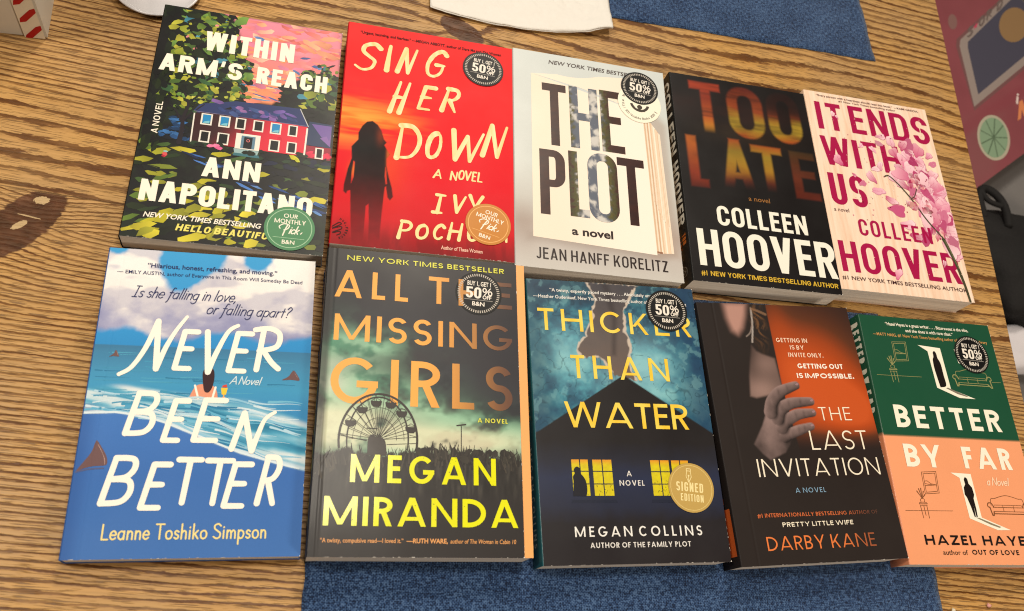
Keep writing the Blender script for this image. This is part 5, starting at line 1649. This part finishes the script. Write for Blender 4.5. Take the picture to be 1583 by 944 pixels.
    a.poly(catmull([(33.4, 64), (33.6, 75), (36.4, 78), (39, 76), (42, 76.4), (45, 73), (46, 64)], 4), C(58, 52, 48), 4)
    a.stroke([(32.5, 82), (39, 82)], .7, dk, 4)
    a.stroke([(95.8, 66), (95.8, 86)], .6, dk, 3); a.stroke([(92.8, 86.4), (98.8, 87.4)], .9, dk, 3); a.stroke([(14, 77), (33, 73.5)], .5, dk, 3); a.stroke([(46, 71.5), (66, 73)], .4, dk, 3)
    yl = C(230, 230, 40, .9)
    a.caps('MEGAN', 23.2, 119.4, 46.3, 18.2, yl, .18, .165, .28, rnd=1, layer=6); a.caps('MIRANDA', 8, 133.9, 19, 18.2, yl, .185, .165, .19, rnd=1, layer=6)
    for _ in range(70): a.dab(rng.uniform(10, 132), rng.choice([rng.uniform(46, 64), rng.uniform(19, 37)]), rng.uniform(.5, 1.3), rng.uniform(.2, .5), rng.uniform(0, 3), C(60, 56, 44), 7)
    a.caps('NEW YORK TIMES BESTSELLER', 13.2, 128.2, 203.9, 4.0, C(222, 220, 76), .2, None, .28, .8, rnd=1, layer=6)
    a.caps('A NOVEL', 107.2, 128.4, 89.2, 3.2, C(222, 220, 76), .2, None, .26, .7, rnd=1, layer=6)
    a.text('“A twisty, compulsive read—I loved it.”', 7, 58.5, 8.8, 2.7, C(226, 160, 96), .012); a.text('—RUTH WARE,', 60.5, 87, 8.8, 2.9, C(226, 160, 96), .03); a.text('author of The Woman in Cabin 10', 88.6, 132, 8.8, 2.7, C(226, 160, 96), .008, .12)
    s = Art(); s.caps('MEGAN MIRANDA', 92, 192, 9, 9.5, C(200, 196, 60), .18, None, .24, .6, rnd=1, layer=1); s.caps('ALL THE MISSING GIRLS', 8, 84, 10, 6.5, C(214, 150, 74), .18, None, .2, .5, rnd=1, layer=1)
    b = make_book(224.5, 4.2, -.003, w, h, t, 'dark paperback with a ferris wheel, orange title and orange strip down its side', g, a, C(34, 31, 31), s, M_gloss, .35, 5, page_w=w + 6.2, page_top=1.0)
    # second, wider cover leaf showing as an orange strip beside the cut-short front
    gs = Grid(16, h - .4, 2); gs.fill(C(240, 172, 104))
    st = build_print('inner_cover', gs, Art(), 16, h - .4, t - .42, M_gloss, b)
    st.location = ((w - 9.7) * MM, .2 * MM, 0)
    black_sticker(b, 108.8, 186.4, t + .35, -.04)


# --- 8: torn teal wallpaper and dark house
def book_torn():
    w, h, t = 136.9, 209, 23.4
    g = Grid(w, h, .7); X, Y = g.X, g.Y
    n = fbm(X * .035, Y * .035, 3, 5); n2 = fbm(X * .14, Y * .14, 9, 4)
    g.c = g.ramp(np.clip(n * .75 + n2 * .4 - .05, 0, 1), [(.25, C(22, 48, 72)), (.42, C(36, 92, 118)), (.55, C(66, 142, 160)), (.72, C(120, 184, 190))])
    g.fill(C(36, 48, 66), .75 * sstep(170, 205, Y)); g.fill(C(150, 196, 206), .55 * g.blob(84, 140, 34, 26)); g.fill(C(140, 190, 200), .45 * g.blob(26, 150, 20, 22)); g.fill(C(30, 54, 78), .7 * sstep(28, 4, X) + .0); g.fill(C(34, 60, 92), .8 * sstep(100, 132, X)); g.fill(C(34, 62, 92), .55 * sstep(125, 96, Y))
    flake = sstep(.56, .6, fbm(X * .1, Y * .1, 40, 3)); g.fill(C(120, 170, 176), .3 * flake * sstep(.5, .53, n2)); sc_ = np.abs(fbm(X * .07, Y * .07, 51, 3) - .5); g.fill(C(24, 50, 66), .5 * sstep(.018, .004, sc_))
    torn = [(48.3, 209), (53, 200), (54.8, 193.9), (51.5, 186), (52, 180), (49.4, 174.9), (46, 170), (44.3, 164.1), (39, 159), (36.4, 154.4), (38, 149.5), (42.9, 147.4), (48, 148.8), (56.8, 146.7), (60, 140), (63.2, 134.3), (70.3, 134.1), (80.7, 129.9), (76.5, 138), (74.6, 144.9), (77.8, 156), (76.9, 165.8), (74, 170), (75.1, 178), (74.6, 187.0), (80, 196), (85.1, 204.1), (89, 209)]
    def jag(pts, st, amp):
        o = []
        for (x0, y0), (x1, y1) in zip(pts, pts[1:] + pts[:1]):
            m_ = max(1, int(math.hypot(x1 - x0, y1 - y0) / st))
            o += [(x0 + (x1 - x0) * k / m_ + rng.uniform(-amp, amp), y0 + (y1 - y0) * k / m_ + rng.uniform(-amp, amp)) for k in range(m_)]
        return o
    rag = [(x + rng.uniform(-.9, .9), y + rng.uniform(-.9, .9)) for (x, y) in torn]
    big = [(x + (1.7 if x > 62 else -1.7) + rng.uniform(-.6, .8), y + rng.uniform(-.8, .4)) for x, y in torn]
    g.fill(C(196, 182, 168), g.poly(jag(big, 1.6, .8), .4)); m = g.poly(jag(rag, 1.6, .7), .4)
    tc = g.ramp(Y + 20 * (n2 - .5), [(130, C(108, 92, 84)), (160, C(98, 88, 85)), (209, C(70, 67, 72))]); g.c = g.c * (1 - m[..., None]) + tc * m[..., None]
    g.fill(C(50, 44, 46), .6 * m * g.poly([(60, 209), (66, 180), (63, 150), (66, 150), (70, 180), (66, 209)], 2.5)); g.fill(C(40, 36, 38), .55 * m * g.poly(torn, 2, 3.0, -2) * 0)
    house = g.poly([(70.4, 134.6), (3.4, 91.7), (-2, 89), (-2, -2), (140, -2), (140, 89), (136.7, 91.8)], .4)
    hc = g.ramp(Y + 5 * (n2 - .5), [(0, C(40, 36, 38)), (28, C(40, 37, 40)), (38, C(42, 45, 62)), (58, C(44, 50, 74)), (70, C(42, 43, 54)), (84, C(38, 35, 36)), (134, C(34, 31, 31))])
    g.c = g.c * (1 - house[..., None]) + hc * house[..., None]
    a = Art()
    # windows
    for x0, x1, x2, x3 in ((24.4, 36.6, 39.9, 54.2), (83.8, 98.2, 100.1, 113.4)):
        a.poly([(x0 - 2, 41), (x3 + 2, 41), (x3 + 1.4, 43), (x0 - 1.4, 43)], C(38, 42, 58), 1)
        for p0, p1 in ((x0, x1), (x2, x3)):
            cols = 2; pw = (p1 - p0 - .8) / 2
            for i in range(2):
                for j, (q0, q1) in enumerate(((45.8, 53.6), (54.3, 62.4), (63.1, 71))):
                    xx = p0 + i * (pw + .8)
                    def gl(p):
                        k = float(fbm(np.array(p[0] * .55), np.array(p[1] * .55), 5)); c = mixc(C(226, 214, 30), C(196, 176, 40), k)
                        return mixc(c, C(226, 120, 50), float(sstep(66, 72, p[1])) * .75)
                    a.piece([[(xx, q0), (xx + pw, q0), (xx + pw, q1), (xx, q1)]], gl, 2, None, 1.1)
            for _ in range(16): a.dab(rng.uniform(p0, p1), rng.uniform(46, 56), rng.uniform(.8, 2.2), rng.uniform(.3, .7), rng.uniform(0, 3), C(120, 116, 30), 3)
    fg = C(34, 34, 42)
    a.poly(catmull([(24, 45.6), (25, 55), (24.8, 59), (26.2, 61.2), (25.8, 64), (28, 66), (30.4, 64.6), (30.4, 61.4), (32, 59.6), (34, 56), (34.6, 50), (33.6, 45.6)], 4), fg, 4)
    yl = lambda p: mixc(C(240, 196, 56), C(236, 214, 96), .5 + .5 * sin(p[0] * .35 + p[1] * .21))
    a.caps('THICKER', 6.8, 131, 167.6, 17.6, yl, .15, .14, .32, rnd=1, layer=5, sub=4, tab=dict(GEO, E=.62, C=.95)); a.caps('THAN', 29.8, 107.6, 130.8, 18, yl, .15, .14, .35, rnd=1, layer=5, sub=4); a.caps('WATER', 22.2, 118.2, 94, 19, yl, .155, .14, .13, rnd=1, layer=5, sub=4, tab=dict(GEO, W=1.45, A=1.1))
    wh = C(230, 226, 220)
    a.caps('A', 64.8, 68.6, 59.4, 3.8, wh, .17, None, rnd=1, layer=5); a.caps('NOVEL', 58.8, 77.6, 52.8, 3.8, wh, .17, None, .3, rnd=1, layer=5)
    a.caps('MEGAN COLLINS', 23.2, 117.2, 18.3, 6.8, C(238, 236, 230), .16, None, .42, .75, rnd=1, layer=5); a.caps('AUTHOR OF THE FAMILY PLOT', 33.4, 107.4, 10.9, 3.5, wh, .18, None, .24, .6, rnd=1, layer=5)
    a.text('“A twisty, expertly paced mystery . . . Absolutely unputdownable.”', 17.7, 122, 199.4, 2.7, wh, .014); a.text('—Heather Gudenkauf, New York Times bestselling author of The Overnight Guest', 4.4, 130, 193.8, 2.7, wh, .012)
    s = Art(); s.caps('MEGAN COLLINS', 128, 196, 8, 6.4, C(190, 204, 200), .15, None, .35, .7, rnd=1, layer=1); s.caps('THICKER THAN WATER', 14, 108, 8, 7.5, C(226, 186, 70), .16, None, .25, .6, rnd=1, layer=1)
    b = make_book(376.5, -.7, .021, w, h, t, 'teal and black paperback with a dark gabled house, lit yellow windows and yellow title', g, a, C(30, 84, 92), s, M_gloss, .45)
    q = Art(); gd = C(190, 158, 88); lt = C(238, 220, 160)
    q.disc(0, 0, 17.6, 17.6, gd, 0, 72); q.circ(0, 0, 16.2, 16.2, .5, C(216, 190, 120), 1)
    q.caps('SIGNED', -11.6, 9.2, -3.0, 6.6, lt, .17, None, .17, layer=1); q.caps('EDITION', -8.4, 9.2, -9.8, 5.2, lt, .16, None, .17, layer=1)
    for pts in ([(-3.4, 13.4), (-.2, 13.4), (-.2, 11.8), (-3.4, 11.8), (-3.4, 13.4)], [(-3.2, 11.6), (-3.8, 7.8), (-1.8, 3.6), (.3, 7.6), (-.4, 11.6)], [(-1.8, 3.8), (-1.8, 8)]): q.stroke(pts, .5, lt, 1)
    q.disc(-1.8, 8.4, .7, .7, lt, 1, 14)
    sticker('signed_sticker', q, b, 113.2, 51.4, t + .3, -.1, 17.6)
    black_sticker(b, 112.3, 188.8, t + .35, -.04)


# --- 9: black cover, hand on an orange card
def book_hand():
    w, h, t = 136.8, 200.6, 26.9
    g = Grid(w, h, .7); X, Y = g.X, g.Y
    n = fbm(X * .05, Y * .05, 3); n2 = fbm(X * .2, Y * .2, 5)
    g.fill(C(44, 38, 36)); g.c[..., :3] *= (.9 + .2 * n)[..., None]
    # hair, jaw, neck
    skin = lambda d: C(*[v * d for v in (150, 122, 118)])
    face = g.poly([(22, 201), (43.5, 201), (40, 190), (36, 180), (31, 174), (26, 177), (23, 188)], 4)
    g.fill(C(176, 134, 122), face * np.clip(.35 + g.blob(33, 192, 10, 22), 0, 1))
    neck = g.poly([(40.8, 165.2), (44, 160.5), (48.5, 158.1), (59, 154.5), (60.5, 130), (55, 127), (47, 124.5), (36.5, 122.4), (31.6, 123.7), (34, 140), (37, 152)], 1.4)
    sh = np.clip(.42 + .5 * g.blob(42, 128, 14, 10) + .25 * g.blob(50, 150, 12, 8) - .3 * g.blob(36, 160, 8, 18), .15, 1)
    g.c = g.c * (1 - neck[..., None]) + (np.array(C(152, 124, 116)) * sh[..., None] * np.array([1, 1, 1, 0])) * neck[..., None]
    for k, (p, wd, c) in enumerate((([(46.6, 197), (46, 188), (44.5, 178), (42.2, 168)], .7, C(176, 166, 160)), ([(44.6, 182), (42, 176), (38, 172.6)], .5, C(140, 126, 118)), ([(47, 196.5), (52, 195), (59, 192)], 1.0, C(130, 98, 74)))):
        d, s_ = g.caps(catmull(p), [wd] * len(catmull(p))); g.fill(c, .8 * sstep(.4, -.3, d))
    hr = g.blob(51, 184, 5, 15) * sstep(.42, .7, fbm(X * .5 + .25 * Y + 1.6 * np.sin(Y * .33), Y * .12, 8)); g.fill(C(120, 84, 54), np.clip(hr * 1.1, 0, .7))
    # orange card
    pm = g.poly([(60.6, 202), (140, 202), (140, 60), (66, 60), (60.9, 129)], .5)
    k = np.clip(1.05 * g.blob(88, 136, 44, 44) + .8 * g.blob(124, 112, 30, 26) + .25 * g.blob(66, 180, 14, 40), 0, 1) * sstep(80, 106, Y)
    oc = g.ramp(k, [(0, C(44, 36, 34)), (.25, C(92, 52, 34)), (.5, C(150, 66, 32)), (.8, C(178, 74, 32)), (1, C(194, 84, 38))])
    g.c = g.c * (1 - pm[..., None]) + oc * pm[..., None]
    # hand, printed in cool grey light
    def flesh(mask, d): g.c[...] = g.c * (1 - mask[..., None]) + (np.array(C(150, 126, 122)) * np.clip(d, .06, 1.05)[..., None] * np.array([1, 1, 1, 0])) * mask[..., None]
    palm = [(43.8, 113.5), (49, 117.5), (56, 119.5), (60, 112), (61, 101), (60, 92), (57, 86), (52, 80), (38.3, 74.5), (33, 79), (27, 86.6), (31.5, 93), (37, 101)]
    pmk = g.poly(palm, 1.0)
    flesh(pmk, .50 + .36 * g.blob(45, 106, 8, 14) + .12 * g.blob(40, 90, 8, 8) - .34 * g.blob(57, 86, 9, 12) - .24 * g.blob(31, 84, 6, 8) - .16 * g.blob(53, 103, 3.5, 8) + .22 * (n2 - .5) + .12 * (n - .5))
    fingers = ([(46, 111), (49, 119), (56.7, 126.6), (65, 130), (73, 132.6)], [(51, 106), (55, 113), (63.7, 117.6), (74, 119), (83, 119.6)], [(53, 99), (58, 104), (67.8, 108.8), (75, 110), (82.5, 110.6)], [(54, 92), (60, 94.4), (67.8, 97), (73, 98.4), (78.6, 99.8)])
    for f, rr in zip(fingers[::-1], ((4.4, 3.9, 3.7, 3.2, 2.7), (4.8, 4.4, 4.1, 3.5, 2.9), (5, 4.6, 4.3, 3.7, 3.0), (5.2, 4.8, 4.4, 3.8, 3.0))):
        pts = catmull(f, 5); rad = list(np.interp(np.linspace(0, 4, len(pts)), range(5), rr))
        d, side = g.caps(pts, rad); sd = sstep(.7, -.1, d)
        g.fill(C(30, 22, 22), .75 * sstep(2.6, 0, d) * pmk * sstep(f[0][0] - 3, f[0][0] + 6, X))
        kn = [g.blob(f[q][0] - .4, f[q][1] + .6, 1.1, 2.6) for q in (1, 2, 3)]
        flesh(sd, .54 + .40 * side * (.4 + .6 * np.abs(side)) - .10 * sstep(f[0][0] + 14, f[0][0], X) + .24 * (n2 - .5) + .14 * (n - .5) - .16 * (kn[1] + kn[2]) + .10 * kn[0])
    a = Art(); ivory = C(238, 228, 206)
    nail = C(150, 122, 128)
    for f in fingers: a.disc(f[4][0] + 1.0, f[4][1] + .9, 1.5, .9, nail, 1, 18, .3)
    for tx, x0, x1, y, c, bd in (('GETTING IN', 63.6, 91.8, 168.3, C(240, 206, 180), .03), ('IS BY', 74.8, 87.4, 162.3, C(240, 206, 180), .03), ('INVITE ONLY.', 71.8, 103.6, 156, C(240, 206, 180), .03)):
        a.caps(tx, x0, x1, y, 3.7, c, .19, None, .22, .5, rnd=1, layer=5)
    a.caps('GETTING OUT', 78, 119.4, 146.6, 4.1, C(246, 236, 222), .24, None, .2, .5, rnd=1, layer=5); a.caps('IS IMPOSSIBLE.', 75.6, 127.6, 138.6, 4.1, C(246, 236, 222), .24, None, .2, .5, rnd=1, layer=5)
    a.caps('THE', 87.9, 116.4, 104.5, 10.6, ivory, .095, None, .28, rnd=1, layer=5, tab=dict(GEO, E=.62)); a.caps('LAST', 75.2, 125.8, 81.6, 14.8, ivory, .09, None, .2, rnd=1, layer=5); a.caps('INVITATION', 26, 130.4, 62, 13.2, ivory, .095, None, .2, rnd=1, layer=5)
    a.caps('A NOVEL', 53.6, 79.2, 49.9, 3.6, C(130, 164, 190), .15, None, .3, .7, rnd=1, layer=5)
    a.caps('INTERNATIONALLY BESTSELLING AUTHOR OF', 24.6, 119.4, 33, 2.8, lambda p: mixc(C(198, 104, 62), C(92, 62, 52), float(sstep(80, 116, p[0]))), .2, None, .2, .55, rnd=1, layer=5); a.text('#1', 18.6, 22.6, 33, 2.8, C(198, 104, 62), .02)
    a.caps('PRETTY LITTLE WIFE', 37.4, 96.4, 25.9, 3.2, ivory, .2, None, .26, .65, rnd=1, layer=5)
    a.caps('DARBY KANE', 22.2, 112, 9.9, 9.6, lambda p: mixc(C(226, 124, 66), C(150, 84, 56), float(sstep(76, 112, p[0]))), .12, None, .22, .55, rnd=1, layer=5)
    s = Art(); s.caps('THE LAST INVITATION', 30, 118, 10, 8, ivory, .1, None, .25, .6, rnd=1, layer=1); s.poly([(160, 1.6), (193, 1.6), (193, 24), (160, 24)], C(206, 100, 48), 0); s.caps('KANE', 126, 156, 9, 8.5, C(216, 116, 60), .13, None, .25, rnd=1, layer=1)
    make_book(519.5, -1.8, .046, w, h, t, 'black paperback with a hand gripping an orange card and thin ivory title', g, a, C(40, 35, 34), s, M_matte, .5, 13)


# --- 10: green and peach cover
def book_green():
    w, h, t = 130, 201.6, 22.8
    g = Grid(w, h, 1.0); gr = C(34, 80, 58); pe = C(238, 160, 116)
    g.fill(gr); g.fill(pe, sstep(98.5, 97.9, g.Y)); g.c[..., :3] *= (.96 + .08 * fbm(g.X * .04, g.Y * .04, 3))[..., None]
    a = Art(); wh = C(244, 238, 218); ln = C(150, 148, 98); bl = C(34, 28, 26); br = C(124, 80, 52)
    a.caps('BETTER', 14, 115.4, 105.2, 18.6, wh, .22, .2, .26, rnd=1, layer=5); a.caps('BY', 15.2, 49, 73.6, 18.2, wh, .22, .2, .18, rnd=1, layer=5, tab=dict(GEO, B=.7, Y=.95)); a.caps('FAR', 69.5, 115.6, 73.8, 17.6, wh, .22, .2, .26, rnd=1, layer=5)
    a.caps('HAZEL HAYES', 17, 117.4, 14.4, 7.2, bl, .24, .21, .32, .95, rnd=1, layer=5)
    a.text('author of', 30.6, 53, 7.2, 3.5, bl, 0); a.caps('OUT OF LOVE', 57, 100.4, 7.4, 3.6, bl, .22, None, .3, .8, rnd=1, layer=5)
    a.script('a Novel', 86.4, 108.6, 61, 6.0, .8, C(248, 212, 180), .25, 5, .1, .25)
    a.text('“Hazel Hayes is a great writer. . . . Bittersweet is the vibe,', 23.7, 107, 193.5, 2.8, wh, .016); a.text('and she does it with rare class.”', 42.4, 90, 188.6, 2.8, wh, .016)
    a.text('—MATT HAIG, #1 New York Times bestselling author of The Midnight Library', 9.6, 124, 183.6, 2.6, C(214, 160, 96), .008)
    # doors thrown open: light on the floor, a figure in each
    a.poly([(51.6, 177.6), (73.4, 176.2), (74.4, 140), (96.8, 132.6), (81, 132.8), (60.9, 140.6), (60, 172.6)], wh, 2)
    a.poly(catmull([(64.4, 141), (63.4, 150), (62.8, 158), (63.2, 165), (64.6, 168), (65, 172), (67, 173), (68.2, 170.6), (68.4, 167), (70.2, 162), (70.4, 152), (70.8, 144), (69, 141.6)], 4), bl, 3)
    a.poly([(69.6, 140.6), (71.6, 141.2), (84, 136.6), (90, 134.6), (88, 134.2), (80, 136)], C(126, 118, 104), 3)
    a.poly([(102.4, 178), (97, 178), (99, 168.5), (98.4, 160), (101, 159)], wh, 2) if False else a.poly([(87.4, 176.6), (92, 174), (91, 163), (88.6, 164)], wh, 2)
    a.poly([(54.2, 70), (73, 69.4), (73.6, 35.4), (98.2, 26.2), (86, 26), (62.2, 34.6), (61.6, 66)], wh, 2)
    man = [(67.2, 35.4), (65.8, 44), (64.2, 50.6), (62.8, 53), (63.4, 58.4), (65.4, 61), (65.2, 65), (66.8, 67), (68.6, 65.4), (68.8, 61.6), (71.2, 58.6), (71.6, 53), (70.2, 50), (70.4, 42), (70, 36), (68.8, 35), (68.6, 44), (68.2, 36)]
    a.poly(man, bl, 3); a.poly([(68.8, 35), (71, 35.2), (82, 31.2), (90, 28.4), (88, 27.8), (80, 30.2)], C(140, 128, 106), 3)
    def room(dx, dy, c, fl):
        a.stroke([(5.4, 148.6 + dy), (48, 149 + dy)], .34, c, 2); S = lambda p, w_=.42: a.stroke([(x + dx, y + dy) for x, y in p], w_, c, 2)
        for k in (0, 1.3): S([(26.4 + k, 178.6 - k), (40 - k, 179.4 - k), (38.8 - k, 162.6 + k), (25.8 + k, 161.6 + k), (26.4 + k, 178.6 - k)])
        S([(27.6, 171.6), (30, 171.8), (33, 169.6), (38, 168.8)]); S([(27, 168), (38, 168.8)]); S([(27.6, 169.6), (35, 168.6)])
        S(catmull([(18.4, 153.8), (19, 154.8), (22, 155.2), (25, 154.9), (25.6, 154)])); S([(18.4, 153.8), (25.6, 154)], .6); S([(18.8, 152.4), (25.2, 152.6)])
        for x0, x1 in ((19, 19.6), (24.8, 24.8), (22, 22.2)): S([(x0, 152.6), (x1, 143.2 + (2 if x0 == 22 else 0))], .5)
        S([(20.4, 155.2), (20, 157), (21.2, 158), (23, 158), (24, 157), (23.4, 155.2)])
        for ax, ay in ((18.6, 163.6), (20.6, 165.4), (22.6, 165.8), (24.4, 163.6), (25.2, 161)): a.stroke([(22 + dx, 158 + dy), (ax + dx, ay + dy)], .8, c, 2, (.4, 1.1))
    room(0, 0, ln, 148); room(.6, -109, br, 40)
    def sofa(x, y, c, k=1.0):
        P = lambda pts, w_=.45: a.stroke([(x + u * k, y + v * k) for u, v in pts], w_, c, 2)
        P(catmull([(4, 8), (5, 13), (9, 13.6), (14, 15), (20, 16), (26, 15), (31, 13.6), (35, 13), (36, 8)]))
        P(catmull([(6, 6.6), (4.6, 9.6), (1.6, 9.8), (.6, 7.6), (2, 6.4)]), .8); P(catmull([(34, 6.6), (35.4, 9.6), (38.4, 9.8), (39.4, 7.6), (38, 6.4)]), .8)
        P([(2.4, 6.6), (3.4, .4), (4.6, .4), (5.4, 3)], 1.0); P([(37.6, 6.6), (38.6, .4), (37.4, .4), (34.8, 3)], 1.0)
        P([(5.4, 6.6), (34.6, 6.6)]); P([(5.2, 3.4), (35, 3.4)]); P([(5, 1.6), (36, 1.6)], .7); P([(15, 3.4), (15, 6.6)]); P([(25, 3.4), (25, 6.6)]); P([(6, 6.6), (7, 8.4), (15, 8.4), (15, 6.8)], .35); P([(15.4, 8.4), (25, 8.4), (25, 6.8)], .35); P([(25.4, 8.4), (33, 8.4), (34, 6.8)], .35)
    sofa(78.6, 143, ln); sofa(81.4, 37, br); a.stroke([(118, 148.4), (127, 148.8)], .34, ln, 2); a.stroke([(120, 39.6), (127, 39.6)], .34, br, 2)
    s = Art(); s.caps('BETTER BY FAR', 6, 84, 8.6, 11.4, wh, .24, .2, .2, .5, rnd=1, layer=1); s.caps('HAZEL HAYES', 116, 178, 8, 8, bl, .22, None, .25, .6, rnd=1, layer=1)
    for k in range(2): s.stroke([(92 + k * 1.5, 6), (92 + k * 1.5, 16), (100, 16)], .5, ln, 1)
    b = make_book(660.6, .5, -.004, w, h, t, 'green and peach paperback with line drawn sofas and two open doorways', g, a, (lambda y: gr if y > 98.2 else C(226, 146, 106)), s, M_gloss, .4)
    black_sticker(b, 104.2, 172.4, t + .3, -.04, 16.8)


for f in (book_house, book_red, book_pale, book_black, book_petals, book_sea, book_wheel, book_torn, book_hand, book_green): f()
